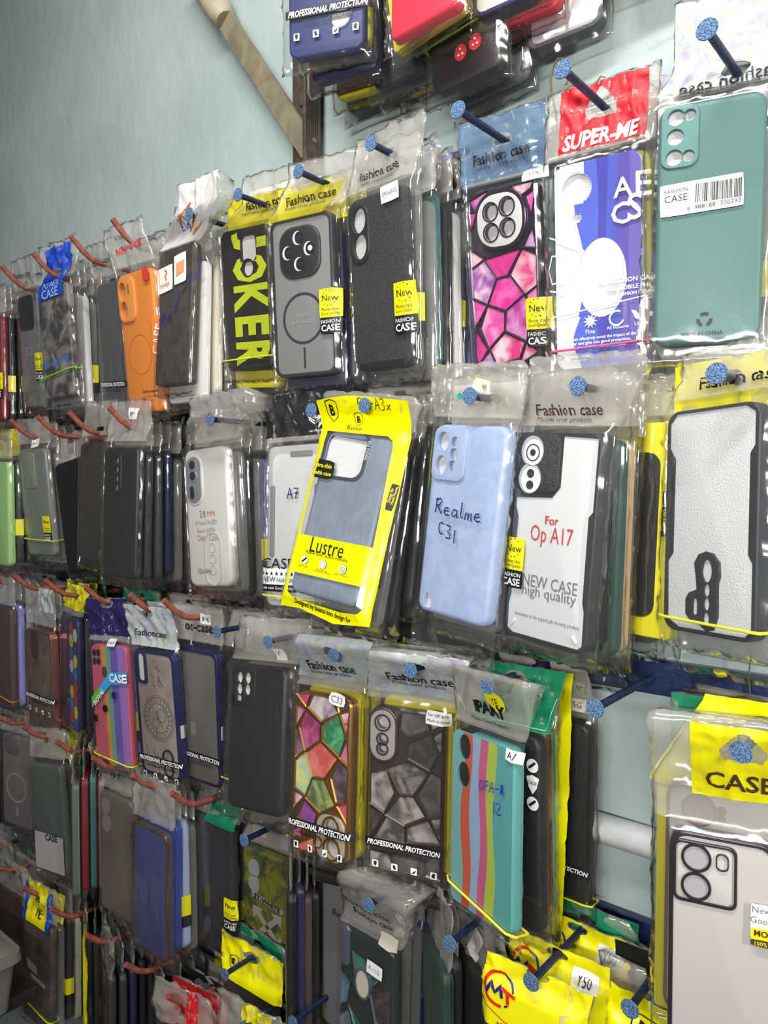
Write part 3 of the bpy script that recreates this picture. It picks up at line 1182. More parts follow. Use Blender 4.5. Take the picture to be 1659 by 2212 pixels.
c0 = (P.X(.425), P.Z(.395))
P.text('FASHION', c0[0] - .0165, c0[1] + .0058, .0155, BLACK, rot=2, parent=lb, off=.001)
P.text('CASE', c0[0] - .0165, c0[1] + .0004, .0155, BLACK, rot=2, parent=lb, off=.001)
P.text('Mobile  cover  products', c0[0] - .0155, c0[1] - .0058, .0185, BLACK, rot=2, parent=lb, off=.001)
bars = []
xb = c0[0] - .0035
random.seed(5)
while xb < c0[0] + .0255:
    wb = random.choice((.0003, .0003, .0006, .0009))
    bars.append([(xb, c0[1] + .0085), (xb + wb, c0[1] + .0085), (xb + wb, c0[1] - .0045), (xb, c0[1] - .0045)])
    xb += wb + random.choice((.0003, .0004, .0007))
P.fpolys(bars, BLACK, .001, 'barcode', lb)
P.text('6  988188  700292', c0[0] + .0085, c0[1] - .0072, .0345, BLACK, rot=2, parent=lb, off=.001)
rc = []
for k in range(3):
    a = 90 + 120 * k
    cx, cz = P.X(.49), P.Z(.905)
    A = [(cx + .0055 * math.cos(R(a + q)), cz + .0055 * math.sin(R(a + q))) for q in (-38, 0, 38)]
    B = [(cx + .0030 * math.cos(R(a + q)), cz + .0030 * math.sin(R(a + q))) for q in (38, 0, -38)]
    rc.append(A + B)
P.polys(rc, BLACK, -.0005, 'recycling_mark', P.shell)
P.text('MADE IN CHINA', P.X(.47), P.Z(.962), .0275, BLACK, y=0, off=.0006, parent=P.shell, bold=.02)
stack(P, [('clear', 'foil'), ('clear', 'yellow', True), 'black', 'clear', 'yellow'], G1)

# purple striped case with white shape, red header
P = Pack([-.2568, -.055, 1.756, .068, -.0015, .12, .0700, .161], 'purple and white striped phone case with a red header card', 'purple striped case', (-.254, 1.797), G1, mw=.010, mb=.012, clear=.0012, top=.060)
hl = [circ(P.X(.27), P.Z(.125), .0120), circ(P.X(.275), P.Z(.262), .0035)]
P.case(mat('white_printed_case', '#dcdde4', .4), hl)
cols = ['#dcdde6', '#4a5cc4', '#3a3aa8', '#4553bf', '#5a47ad', '#6d5bb8']
def wav(b, am, ph):
    return lambda f: b + am * math.sin(f * 7 + ph)
bd = [lambda f: 0, lambda f: .36 if f < .1 else (.30 - .06 * math.sin(f * 9) if f < .75 else .26 + .05 * math.sin(f * 20)), wav(.50, .02, 0), wav(.62, .015, 2), wav(.74, .015, 3), wav(.86, .01, 1), lambda f: 1]
P.polys([circ(P.X(.27), P.Z(.125), .0122, None, 20)], mat('grey_felt', '#a9aeb0', .8), .0098, 'lens_backing', P.shell)
# bands are cut clear of the two lens openings
class _S: pass
def strips_clear(P, bd, mats, holes, y=-.0004):
    for bi, (a, b, m) in enumerate(zip(bd, bd[1:], mats)):
        vs, fs = [], []
        rows = 90
        for j in range(rows + 1):
            fz = .007 + .986 * j / rows
            z = -fz * P.h
            dz = min(-z, P.h + z)
            W2 = P.w / 2 - .001
            lim = W2 if dz >= .009 else W2 - .009 + math.sqrt(max(0, .009 ** 2 - (.009 - dz) ** 2))
            xa, xb = max(-lim, min(lim, P.X(a(fz)))), max(-lim, min(lim, P.X(b(fz))))
            segs = [(xa, xb)]
            for (hx, hz, hr) in holes:
                if abs(z - hz) < hr:
                    q = math.sqrt(hr * hr - (z - hz) ** 2)
                    ns = []
                    for s0, s1 in segs:
                        if s0 < hx - q:
                            ns.append((s0, min(s1, hx - q)))
                        if s1 > hx + q:
                            ns.append((max(s0, hx + q), s1))
                    segs = ns
            dzr = P.h * .986 / rows / 2
            for s0, s1 in segs:
                k = len(vs)
                vs += [(s0, y, z + dzr), (s1, y, z + dzr), (s1, y, z - dzr), (s0, y, z - dzr)]
                fs.append((k, k + 1, k + 2, k + 3))
        link_obj('printed_stripe', mesh('printed_stripe', vs, fs, m), P.shell)
strips_clear(P, bd, [mat('stripe_' + c[1:], c, .42) for c in cols], [(P.X(.27), P.Z(.125), .0124), (P.X(.275), P.Z(.262), .0038)])
wsh = mat('white_shape_print', '#d9dbe2', .5)
P.polys([circ(P.X(.55), P.Z(.57), .0195, .0305, 26)], wsh, -.0008, 'pebble_print', P.shell)
P.film(FILM, 22, 48)
rh = mat('red_header_print', '#c8242f', .5)
P.card(rh, z0=.010, z1=.058, x0=-.033, x1=.036, hole=(.011, .009), tri=True, nx=34, nz=26)
P.text('SUPER-ME', .001 + P.sh(.0175), .0175, .061, WHITE, bold=.035, shear=.25, parent=P.header, hs=1.15)
for ch, fx, fz, wd in (('A', .80, .165, .0145), ('E', 1.02, .165, .011), ('C', .775, .285, .0145), ('S', .93, .265, .0115)):
    P.text(ch, P.X(fx), P.Z(fz), wd, WHITE, bold=.015)
P.lines([[(P.X(a), P.Z(b)) for a, b in pl] for pl in ([(-.06, .335), (.36, .43), (.10, .62), (-.06, .60)], [(.10, .44), (-.02, .43), (-.07, .50), (-.02, .57), (.10, .56)])], .0011, WHITE, name='line_print')
P.lines([[(P.X(-.05), P.Z(.735)), (P.X(1.06), P.Z(.685))]], .0010, WHITE, name='line_print')
P.text('PROTECTION CASE', P.X(.83), P.Z(.600), .044, WHITE, bold=.02)
P.text('FOR MOBILE PHONE', P.X(.90), P.Z(.635), .042, WHITE, bold=.02)
P.text('FASHION COVER', P.X(.93), P.Z(.665), .027, WHITE, bold=.02)
star = []
for k in range(20):
    rad_ = .0058 if k % 2 == 0 else .0028
    star.append((P.X(.42) + rad_ * math.cos(R(18 * k)), P.Z(.775) + rad_ * math.sin(R(18 * k))))
P.fpolys([star], WHITE, name='burst_mark')
sw = [(P.X(.72) + .0055 * math.cos(R(a)), P.Z(.775) + .0055 * math.sin(R(a))) for a in range(60, 350, 20)]
P.lines([sw], .0014, WHITE, name='arrow_mark')
P.fpolys([[(P.X(.88), P.Z(.745)), (P.X(.93), P.Z(.75)), (P.X(.97), P.Z(.775)), (P.X(.99), P.Z(.80)), (P.X(.92), P.Z(.785))]], WHITE, name='feather_mark')
P.text('Store', P.X(.12), P.Z(.835), .009, WHITE)
P.text('Fine', P.X(.42), P.Z(.825), .0075, WHITE)
P.text('All Inclusive', P.X(.73), P.Z(.818), .017, WHITE)
P.text('Light', P.X(.97), P.Z(.812), .0075, WHITE)
for k, tx in enumerate(('Case can effectively avoid the impact of the', 'wear and give you good protection,', 'look more beautiful and personal')):
    P.text(tx, P.X(.52), P.Z(.858 + k * .022), .058 - .008 * k, WHITE, bold=.01)
P.text('programs for this', P.X(.22), P.Z(.945), .022, WHITE)
P.text('may not exist in', P.X(.22), P.Z(.962), .020, WHITE)
P.band(.905, .895, mat('pink_rubber', '#e0527e', .5), 'pink rubber band round the purple striped pack', .0010)
stack(P, ['yellow', 'clear', 'yellow', 'black', 'clear'], G1)

# pink faceted
GEMS_PINK = [[(0.402,0.494),(0.611,0.486),(0.777,0.592),(0.514,0.666),(0.259,0.625)],[(0.23,0.377),(0.748,0.347),(0.552,0.474),(0.403,0.481)],[(0.02,0.421),(0.217,0.381),(0.39,0.489),(0.241,0.624),(0.035,0.579)],[(0.783,0.349),(1.0,0.391),(0.994,0.548),(0.802,0.588),(0.6,0.477)],[(0.244,0.638),(0.488,0.679),(0.475,0.779),(0.237,0.874),(0.125,0.759)],[(0.526,0.671),(0.789,0.596),(0.879,0.729),(0.794,0.843),(0.5,0.78)],[(0.261,0.883),(0.485,0.797),(0.769,0.855),(0.687,0.939),(0.35,0.969)],[(0.02,0.597),(0.22,0.632),(0.051,0.738)],[(0.046,0.775),(0.21,0.882),(0.07,0.964),(0.019,0.925)],[(0.246,0.897),(0.336,0.978),(0.047,0.982)],[(0.805,0.856),(0.952,0.909),(0.707,0.967)],[(0.825,0.594),(1.004,0.557),(1.003,0.733),(0.904,0.819)],[(0.024,0.047),(0.295,0.008),(0.251,0.054),(0.118,0.099)],[(0.649,0.003),(0.954,0.002),(0.915,0.041),(0.783,0.065)],[(0.852,0.079),(0.989,0.055),(0.922,0.17)],[(0.002,0.109),(0.116,0.116),(0.039,0.202)],[(0.925,0.248),(1.005,0.348),(0.809,0.337)],[(0.022,0.32),(0.206,0.371),(0.022,0.407)]]
def stone(n, a, b, sc=60):
    return mat('marbled_stone_' + n, a, .25, 0, None, (b, sc, 4), coat=.5)
P = Pack([-.3465, -.046, 1.7585, .19, .075, -.05, .0715, .1555], 'pink faceted stone phone case with dark metal ridges, under a blue header', 'pink faceted case', (-.344, 1.797), G1, mw=.009, mb=.013, clear=.004, top=.060)
pm = [stone('hot_pink', '#e0329a', '#f06ab8'), stone('magenta', '#e23c94', '#c92f8a'), stone('orchid', '#9d4fa8', '#e9c3df'), stone('rose', '#e85a92', '#f6c5d4'), stone('candy', '#e453a8', '#f2a2cf'), stone('plum_pink', '#c23f9c', '#e79ad0'), stone('blush', '#e8458a', '#f7d9e4')]
pf = mat('dark_violet_chrome', '#5b4a5e', .22, .8)
lz = [circ(P.X(.36), P.Z(.125), .0072), circ(P.X(.36), P.Z(.235), .0072), circ(P.X(.60), P.Z(.112), .0072), circ(P.X(.60), P.Z(.223), .0072)]
P.case(pf, lz)
P.gems(GEMS_PINK, pm, pf)
P.island(P.X(.48), P.Z(.175), .0535, .0505, .021, pf, lz, up=.0022, bevel=.001)
link_obj('camera_plate', plate_mesh('camera_plate', rr(P.X(.48), P.Z(.175), .0465, .0435, .018, 6), lz, -.0027, -.002, .0003, TOK['white']), P.shell)
for lp in ((.36, .125), (.36, .235), (.60, .112), (.60, .223)):
    P.ring(P.X(lp[0]), P.Z(lp[1]), .0084, .0012, pf, .0034)
P.film(FILM, 22, 46)
P.card(BLUEF, z0=.008, name='printed_header', label='blue tinted header')
P.fashion(.0, P.hole[1] - .012, .060)
tg = P.patch(P.X(.98), .004, .0215, .0095, PAPER, rot=4, name='price_label')
P.text('F29 PRO', P.X(.98), .004, .0185, GREYP, rot=4, parent=tg, off=.001)
P.new_sticker(P.X(1.0), P.Z(.70), .0225)
stack(P, [('clear', 'blue'), ('pink', None, True), ('clear', 'blue'), 'black'], G1)

# black leathery
P = Pack([-.4498, -.093, 1.7655, .0913, .0395, -.1417, .0760, .1571], 'black leathery phone case with two lens holes and a white model tag', 'black leathery case', (-.435, 1.797), G1, clear=.002, top=.054)
lm = mat('black_grained_leather', '#2b2b2e', .5, 0, (900, 1., 1), ('#3a3a3d', 300, 3))
lz = [circ(P.X(.205), P.Z(.125), .0102, .0118), circ(P.X(.205), P.Z(.275), .0102, .0118)]
P.case(lm, lz, bevel=.003)
P.island(P.X(.20), P.Z(.205), .0285, .054, .013, mat('black_smooth_plastic', '#262629', .4), lz, up=.0016)
link_obj('hem_strip', plate_mesh('hem_strip', rr(0, P.Z(.975), P.w - .014, .006, .002, 2), [], -.0004, .0004, 0, TOK['black']), P.shell)
P.film(FILM, 22, 46)
P.fashion(-.002, P.hole[1] - .014, .054)
tg = P.patch(P.X(.80), P.Z(.035), .0235, .0150, PAPER, rot=3, name='price_label')
P.text('OPO-A50-5G', P.X(.80), P.Z(.035), .019, BLACK, rot=3, parent=tg, off=.001, hs=1.6)
P.new_sticker(P.X(.97), P.Z(.625), .0245)
stack(P, [('clear', None, True), ('clear', 'foil'), 'teal', 'black', ('white', 'black'), ('clear', 'blue', True), 'pink'], G1)

# frosted grey ring case
P = Pack([-.551, -.0931, 1.7679, .0659, .0027, .1599, .0762, .1568], 'frosted grey phone case with four lenses and a black magnetic ring', 'frosted grey ring case', (-.526, 1.797), G1, clear=.0030, top=.054)
fm = mat('frosted_grey_plate', '#7e7d7b', .5)
fr = mat('charcoal_case_frame', '#2d2e34', .42)
P.case(fm)
link_obj('bumper_rim', plate_mesh('bumper_rim', rr(0, -P.h / 2, P.w + .0006, P.h + .0006, .010, 6), [rr(0, -P.h / 2, P.w - .0065, P.h - .0065, .0075, 6)], -.0008, P.t + .0004, .0012, fr), P.shell)
cx, cz = P.X(.485), P.Z(.222)
P.island(cx, cz, .0510, .0510, .017, fr, [], up=.0024, bevel=.0018)
link_obj('camera_plate', plate_mesh('camera_plate', rr(cx, cz, .0455, .0455, .0150, 6), [], -.0027, -.002, .0002, mat('matt_black', '#191a1c', .5)), P.shell)
lensb = mat('lens_glass', '#2a3140', .08, 0, coat=1)
for a, b, w2 in ((.0005, .0135, 1), (.0135, .0015, 0), (-.0130, .0005, 1), (.0010, -.0120, 1)):
    P.disc(cx + a - .0012, cz + b, .0062, TOK['white'], -.0030, .0068)
    P.disc(cx + a + .0006, cz + b, .0052, mat('matt_black'), -.0033, .0060)
    P.disc(cx + a + .0010, cz + b, .0027, lensb if w2 else TOK['cream'], -.0036)
P.ring(P.X(.49), P.Z(.635), .0255, .0024, fr, .0005)
link_obj('magnet_bar', plate_mesh('magnet_bar', rr(P.X(.49), P.Z(.885), .0021, .021, .001, 2), [], -.0005, .0003, 0, fr), P.shell)
P.text('F31 Pro', P.X(.485), P.Z(.615), .0165, LGREYP, y=0, off=.0005, parent=P.shell)
P.text('A6 Pro 5G 国内', P.X(.485), P.Z(.655), .029, LGREYP, y=0, off=.0005, parent=P.shell)
P.film(FILM, 22, 46)
P.card(YELF, z0=-.002, z1=.026, x0=-.041, x1=.030, label='yellow tinted header', hole=(.001, .001))
P.fashion(-.004, .0175, .062)
P.new_sticker(P.X(.945), P.Z(.565), .0235)
stack(P, [('navy', 'yellow'), ('clear', None), ('navy', 'yellow', True), 'black', 'clear'], G1)

# lime letters case
P = Pack([-.649, -.0819, 1.7808, .1055, .0585, .0479, .0756, .1523], 'black phone case with huge lime letters running down its back', 'case with lime letters', (-.615, 1.797), G1, clear=.002, top=.052)
lz = [rr(P.X(.60), P.Z(.150), .0235, .0270, .006, 4), circ(P.X(.58), P.Z(.285), .0085)]
P.case(mat('black_print_case', '#262527', .5, 0, (300, .3, 1), ('#1c1b1d', 60, 3)), lz)
lime = mat('lime_print', '#c3d21f', .5)
for ch, f0, f1 in (('J', .03, .155), ('O', .19, .385), ('K', .40, .59), ('E', .62, .76), ('R', .80, .97)):
    vs_, fs_, ar = text_geo(ch, .04, 0)
    tb = bmesh.new()
    tv = [tb.verts.new((a, 0, c)) for a, c in vs_]
    for f in fs_:
        try:
            tb.faces.new([tv[i] for i in f])
        except ValueError:
            pass
    bmesh.ops.triangulate(tb, faces=tb.faces)
    for _ in range(4 if ch in 'JO' else 0):
        long = [e for e in tb.edges if e.calc_length() > .05]
        if long:
            bmesh.ops.subdivide_edges(tb, edges=long, cuts=1)
            bmesh.ops.triangulate(tb, faces=tb.faces)
    tb.verts.index_update()
    vs_ = [(v.co.x, v.co.z) for v in tb.verts]
    fs_ = [tuple(v.index for v in f.verts) for f in tb.faces]
    tb.free()
    # letter turned a quarter: its top points to the right edge
    x0, x1 = P.X(.26), P.X(.97)
    out = []
    for a, b in vs_:
        q = (b / ar) + .5
        out.append((x0 + (x1 - x0) * q, -.0005, P.Z(f0 + (f1 - f0) * (a + .5))))
    if ch in 'JO':   # keep the print clear of the lens openings
        fs_ = [f for f in fs_ if not any((abs(out[i][0] - P.X(.60)) < .0116 and abs(out[i][2] - P.Z(.15)) < .0133) or math.hypot(out[i][0] - P.X(.58), out[i][2] - P.Z(.285)) < .0085 for i in f)]
    link_obj('printed_letter', mesh('printed_letter', out, fs_, lime), P.shell)
P.ring(P.X(.58), P.Z(.285), .0100, .0015, TOK['black'])
P.film(FILM2, 22, 46)
P.card(YELF, z0=.002, z1=.030, x0=-.040, x1=.044, label='yellow tinted header', hole=(.001, .001))
P.fashion(-.002, .020, .058)
P.band(.93, .905, mat('lime_rubber', '#c9dd2a', .5), 'lime rubber band round the pack with lime letters', .0009)
stack(P, [('yellow', 'yellow'), 'black', ('dark grey', 'white'), 'white', 'clear', 'navy'], G1, dz=.02)

# white topped pack
P = Pack([-.7511, -.0996, 1.7765, -.0352, .0329, -.0667, .0739, .1583], 'charcoal wood grained phone case with white paper top and purple handwriting', 'white topped charcoal case', (-.698, 1.797), G1, mw=.005, clear=.001, top=.058, shear_lim=.05, lean=0.114)
P.case(mat('charcoal_grained_leather', '#4a4945', .55, 0, (160, .6, .25), ('#3a3936', 50, 4)), bevel=.002, r=.005)
P.film(FILM2, 20, 44)
P.card(FILMW, z0=.000, x0=-.042, x1=.042)
om = mat('orange_print', '#d9702a', .5)
P.lines([[(-.024 + P.sh(.02), .016), (-.010 + P.sh(.03), .034)], [(-.012 + P.sh(.02), .010), (.012 + P.sh(.02), .020)], [(-.006 + P.sh(.02), .006), (.020 + P.sh(.02), .015)]], .0022, om, name='orange_print')
P.write('EXP', .006, .026, .010, VIOP, parent=P.header)
P.write('21d', .022, .012, .010, BLUEP, parent=P.header)
a1 = P.patch(P.X(.24), P.Z(.22), .034, .030, PAPER, rot=5, name='paper_label')
P.text('TEMPER', P.X(.24), P.Z(.265), .022, om, rot=5, parent=a1, off=.001)
P.lines([[(P.X(.22), P.Z(.15)), (P.X(.30), P.Z(.17)), (P.X(.24), P.Z(.20)), (P.X(.29), P.Z(.23))]], .0022, om, parent=a1, off=.001, name='orange_print')
a2 = P.patch(P.X(.68), P.Z(.17), .026, .034, PAPER, rot=5, name='paper_label')
P.fpolys([[(P.X(.56), P.Z(.13)), (P.X(.80), P.Z(.115)), (P.X(.80), P.Z(.20)), (P.X(.58), P.Z(.225))]], mat('pale_orange_print', '#e8a070', .5), .0011, 'orange_print', a2)
P.write('Red-12', P.X(.12), P.Z(.50), .020, VIOP, slope=.75, wd=.0013)
stack(P, ['white', 'cream', 'grey', ('white', 'white'), ('white', 'white'), 'dark grey'], G1, dz=.02)

# orange
P = Pack([-.8283, -.1069, 1.7609, .102, .0216, -.0014, .0748, .1704], 'plain orange phone case with a thin ring on its back', 'orange case', (-.845, 1.797), G1, t=.0115, clear=.003, top=.062)
orm = TOK['orange']
lz = [circ(P.X(.175), P.Z(.125), .0085, .0115), circ(P.X(.185), P.Z(.262), .0085, .0115)]
P.case(orm, lz, bevel=.003, foam_mat=mat('warm_foam', '#c98f62', .7))
P.island(P.X(.27), P.Z(.185), P.w * .48, P.h * .325, .011, mat('light_orange_plastic', '#f2a04c', .42), lz, up=.0026, bevel=.0012)
link_obj('flash_slot', plate_mesh('flash_slot', rr(P.X(.36), P.Z(.115), .0035, .012, .0017, 3), [], -.0029, -.002, 0, mat('dark_orange', '#b9661c', .5)), P.shell)
P.ring(P.X(.50), P.Z(.585), .0245, .0011, mat('dark_orange2', '#d2701c', .5), .0003)
link_obj('magnet_bar', plate_mesh('magnet_bar', rr(P.X(.49), P.Z(.81), .0010, .011, .0004, 2), [], -.0003, .0003, 0, mat('dark_orange2')), P.shell)
P.text('ORIGINAL GERMANY', P.X(.70), P.Z(.852), .034, mat('brown_print', '#5b2f12', .5), y=0, off=.0005, parent=P.shell, bold=.02)
P.polys([circ(P.X(.50) + k * .0045, P.Z(.885), .0013, None, 8) for k in range(8)], mat('dark_orange2'), -.0004, 'dot_print', P.shell)
P.film(FILM2, 22, 46)
P.text('SUPER', P.sh(.044) - .010, .046, .018, mat('dark_grey_print', '#39393b'), shear=.2)
P.text('NEW CASE', P.sh(.03) + .004, .031, .056, REDP, bold=.03, rot=5)
cr = P.patch(P.X(.90), P.Z(.045), .012, .016, REDP, name='red_tab')
stack(P, [('grey', None), 'dark red', 'black', 'black', 'dark red'], G1, dz=.01)
o2 = P.patch(P.X(1.06), P.Z(.50), .012, .055, mat('orange_bag_print', '#e8762a', .5), name='printed_panel')
P.text('CASE', P.X(1.06), P.Z(.50), .035, WHITE, rot=75, parent=o2, off=.0012)

# grey beside orange
P = Pack([-.9263, -.0849, 1.7698, .0903, .0774, -.119, .0735, .1674], 'smoky grey phone case in a clear bag right beside the orange case', 'smoky grey case', (-.945, 1.797), G1, top=.056)
P.case(mat('smoky_grey_plastic', '#5f6366', .4), [])
P.film(FILM2, 20, 40)
P.fashion(0, .030, .058, sub=False)
P.protection(.80, -.06, 1.05, icons=False)
stack(P, ['clear', 'grey', 'black', 'clear', 'dark grey'], G1)

# blue headed pack
P = Pack([-1.0643, -.0938, 1.7863, .0219, -.0574, .0927, .0749, .160], 'grey marbled phone case in a wrinkled bag with a blue CASE header', 'blue headed pack', (-1.052, 1.797), G1, clear=.002, amp=1.8, top=.060)
P.case(mat('grey_marbled_case', '#3c3b3a', .3, 0, None, ('#8d8780', 40, 5)))
P.film(FILM, 20, 44)
bl = mat('blue_print', '#1d49b8', .5)
P.card(bl, z0=-.018, z1=.054, x0=-.030, x1=.030)
P.text('POWER', P.sh(.004), .000, .040, mat('pale_blue_print', '#a9bce8', .5), parent=P.header, shear=.2, bold=.01)
P.text('CASE', 0, P.Z(.07), .040, mat('pale_blue_print'), parent=P.header, bold=.01)
for fx, fz in ((.15, .70), (.4, .69), (.62, .68), (.85, .67)):
    P.disc(P.X(fx), P.Z(fz), .0035, mat('bright_blue_plastic', '#3a6fe0', .3), -.0008, .005, 'printed_spot')
P.band(.815, .765, mat('green_rubber2', '#7ed321', .5), 'bright green rubber band round the blue headed pack')
stack(P, ['clear', 'white', ('clear', None, True), 'clear', 'navy', 'navy'], G1)

# black and white
P = Pack([-1.138, -.0945, 1.7866, .0696, .0658, -.0828, .0748, .1686], 'pale grey phone case with a big black camera window', 'pale grey case with black window', (-1.150, 1.797), G1, top=.056)
P.case(mat('pale_grey_plastic', '#7d8283', .4))
link_obj('camera_plate', plate_mesh('camera_plate', rr(P.X(.46), P.Z(.165), .060, .050, .012, 6), [], -.0014, .0004, .0008, TOK['black']), P.shell)
P.text('F25', P.X(.5), P.Z(.50), .024, mat('pale_blue_print'), y=0, off=.0006)
P.film(FILM2, 20, 40)
P.fashion(0, .030, .058, sub=False)
P.new_sticker(P.X(.98), P.Z(.60), .022)
stack(P, ['black', 'white', 'clear', 'dark grey', 'navy'], G1)
P = Pack(hang(-1.245, Z1, .105, 3), 'dark red phone case at the far end of the row with the orange case', 'far dark red case', (-1.245, Z1), G1)
P.case(TOK['dark red'])
P.film(FILM2, 14, 30)
P.new_sticker(P.X(.9), P.Z(.62), .022)
stack(P, [('black', None, True), 'black', 'dark grey', 'navy', 'black', 'white'], G1)

# ------------------------------------------------------------------ ROW TWO
# clear case with black bumpers
P = Pack([-.1584, -.084, 1.5531, -.0414, -.0262, -.415, .0745, .1542], 'clear phone case with black side bumpers over white foam, tied with yellow rubber', 'clear bumper case', (-.146, 1.571), G2, mw=.010, clear=.002, top=.042)
lzj = [circ(P.X(.499), P.Z(.72), .0042, .0078), circ(P.X(.501), P.Z(.804), .0026, .0045), circ(P.X(.502), P.Z(.864), .0026, .0045), circ(P.X(.50), P.Z(.93), .0026, .0045), rr(P.X(.374), P.Z(.883), .0042, .0115, .002, 4)]
P.case(FOAM, bevel=.002)
jin = [(.108, .012), (.87, .012), (.963, .041), (.963, .181), (.918, .213), (.916, .637), (.960, .675), (.960, .95), (.90, .983), (.174, .985), (.045, .952), (.032, .686), (.09, .647), (.096, .218), (.028, .166), (.028, .051)]
link_obj('bumper_rim', plate_mesh('bumper_rim', rr(0, -P.h / 2, P.w + .001, P.h + .001, .010, 6), [[(P.X(a), P.Z(b)) for a, b in jin]], -.0012, P.t + .0004, .0012, mat('charcoal_bumper', '#333439', .45)), P.shell)
jo = [(.353, .689), (.40, .648), (.48, .634), (.56, .641), (.630, .68), (.639, .74), (.618, .769), (.622, .916), (.578, .975), (.501, .985), (.41, .955), (.32, .945), (.265, .92), (.262, .852), (.30, .822), (.386, .806), (.374, .749)]
link_obj('camera_frame', plate_mesh('camera_frame', [(P.X(a), P.Z(b)) for a, b in jo], lzj, -.0020, -.0003, .0006, mat('charcoal_bumper')), P.shell)
P.film(FILM, 22, 44)
P.fashion(.006, .018, .060, sub=False)
P.band(.945, .955, mat('yellow_rubber', '#e8df3a', .5), 'yellow rubber band round the clear bumper pack', .0011)
stack(P, [('clear', 'yellow'), 'black', 'yellow'], G2)
Q = Pack([-.2275, -.0555, 1.548, -.02, .03, -.10, .080, .162], 'slim yellow pack squeezed between two thick stacks under the green case', 'slim yellow pack', (-.19, 1.571), G2, mw=.006, top=.036)
Q.case(YEL, r=.004, bevel=.001)
link_obj('dark_window', plate_mesh('dark_window', rr(.001, -.085, .050, .125, .010, 4), [], -.0006, .0004, 0, TOK['black']), Q.shell)
b_ = Q.patch(Q.X(.90), Q.Z(.42), .0055, .034, BLACK, name='printed_panel', y=0, off=.0012)
Q.text('Design for', Q.X(.90), Q.Z(.42), .024, YEL, rot=90, y=0, off=.0020, parent=b_)
Q.film()

# white case with black frame
P = Pack([-.2601, -.1027, 1.539, -.028, .0644, -.1959, .0772, .1589], 'white backed phone case in a black frame, red print, yellow quality sticker', 'white and black framed case', (-.240, 1.571), G2, t=.011, mw=.008, clear=.0025, top=.055, lean=0.114)
P.case(mat('white_card_insert', '#dadbdc', .5), bevel=.002)
inn = [(.572, .014), (.968, .023), (.968, .352), (.925, .378), (.930, .767), (.955, .811), (.96, .965), (.91, .984), (.106, .984), (.035, .965), (.030, .846), (.051, .799), (.074, .41), (.030, .354), (.034, .316), (.48, .304), (.57, .253)]
bk = mat('charcoal_bumper')
link_obj('bumper_rim', plate_mesh('bumper_rim', rr(0, -P.h / 2, P.w + .001, P.h + .001, .010, 6), [[(P.X(a), P.Z(b)) for a, b in inn]], -.0010, P.t + .0004, .0010, bk), P.shell)
cx, cz = P.X(.285), P.Z(.145)
P.island(cx, cz, .0425, .0445, .0085, mat('speckled_black', '#2a2a2c', .5, 0, (900, .6, 1), ('#38383a', 500, 2)), [], up=.0028, bevel=.0012)
for k, (fx, fz) in enumerate(((.235, .088), (.225, .220))):
    P.disc(P.X(fx) - .001, P.Z(fz), .0108, mat('silver_ring_print', '#b9bcc0', .3, .3), -.0031, .0118)
    P.disc(P.X(fx), P.Z(fz) - .0010, .0092, TOK['white'], -.0034, .0100)
    if k == 0:
        P.ring(P.X(fx), P.Z(fz) - .0012, .0066, .0008, bk, .0038)
        P.disc(P.X(fx), P.Z(fz) - .0012, .0026, bk, -.0039)
    else:
        P.disc(P.X(fx), P.Z(fz) + .0038, .0034, mat('speckled_black'), -.0039)
        P.disc(P.X(fx), P.Z(fz) - .0050, .0034, mat('speckled_black'), -.0039)
rd = mat('soft_red_print', '#c8474a', .5)
P.text('For', P.X(.50), P.Z(.412), .0125, rd, y=0, off=.0006, parent=P.shell, bold=.02)
P.text('Op A17', P.X(.505), P.Z(.492), .0395, rd, y=0, off=.0006, parent=P.shell, hs=1.45)
P.text('NEW CASE', P.X(.525), P.Z(.712), .0515, GREYP, y=0, off=.0006, parent=P.shell, hs=1.25)
P.text('high quality', P.X(.525), P.Z(.768), .0505, GREYP, y=0, off=.0006, parent=P.shell)
P.text('Intentions to do a good job of every product', P.X(.52), P.Z(.888), .0610, GREYP, y=0, off=.0006, parent=P.shell, hs=1.3)
for fx, fz, rt in ((.10, .935, -40), (.86, .945, 40)):
    c, sn = math.cos(R(rt)), math.sin(R(rt))
    lp = [(P.X(fx) + a * c - b * sn, P.Z(fz) + a * sn + b * c) for a, b in rr(0, 0, .0024, .0065, .0011, 3)]
    link_obj('corner_bump', plate_mesh('corner_bump', lp, [], -.0012, .0002, .0005, TOK['white']), P.shell)
P.film(FILM, 22, 46)
P.fashion(-.002, P.hole[1] - .016, .058, m=mat('brown_black_print', '#4a332c', .5))
P.new_sticker(P.X(.075), P.Z(.595), .0215)
stack(P, [('black', None), 'green', ('tan', None), 'clear', 'black', 'red', ('black', 'yellow', True), ('navy', 'violet')], G2)

# pale blue hand marked
P = Pack([-.3398, -.1061, 1.5493, -.06, .0867, -.1513, .0790, .1596], 'pale blue phone case with black handwriting on its back', 'pale blue hand marked case', (-.332, 1.571), G2, t=.011, mw=.008, mb=.032, clear=.0030, top=.048, lean=0.114)
pb = mat('powder_blue_plastic', '#9fb1d6', .5, 0, (130, .25, 1), ('#a9badd', 60, 3))
lz = [circ(P.X(.165), P.Z(.092), .0068, .0082), circ(P.X(.165), P.Z(.216), .0068, .0082), circ(P.X(.332), P.Z(.095), .0042, .0050), circ(P.X(.335), P.Z(.155), .0046, .0055), circ(P.X(.333), P.Z(.217), .0042, .0050)]
P.case(pb, lz + [rr(P.X(.165), P.Z(.938), .0075, .0125, .002, 3)], bevel=.004)
P.island(P.X(.265), P.Z(.153), .0375, .0455, .008, pb, lz, up=.0024, bevel=.0012)
P.film(FILM, 22, 46)
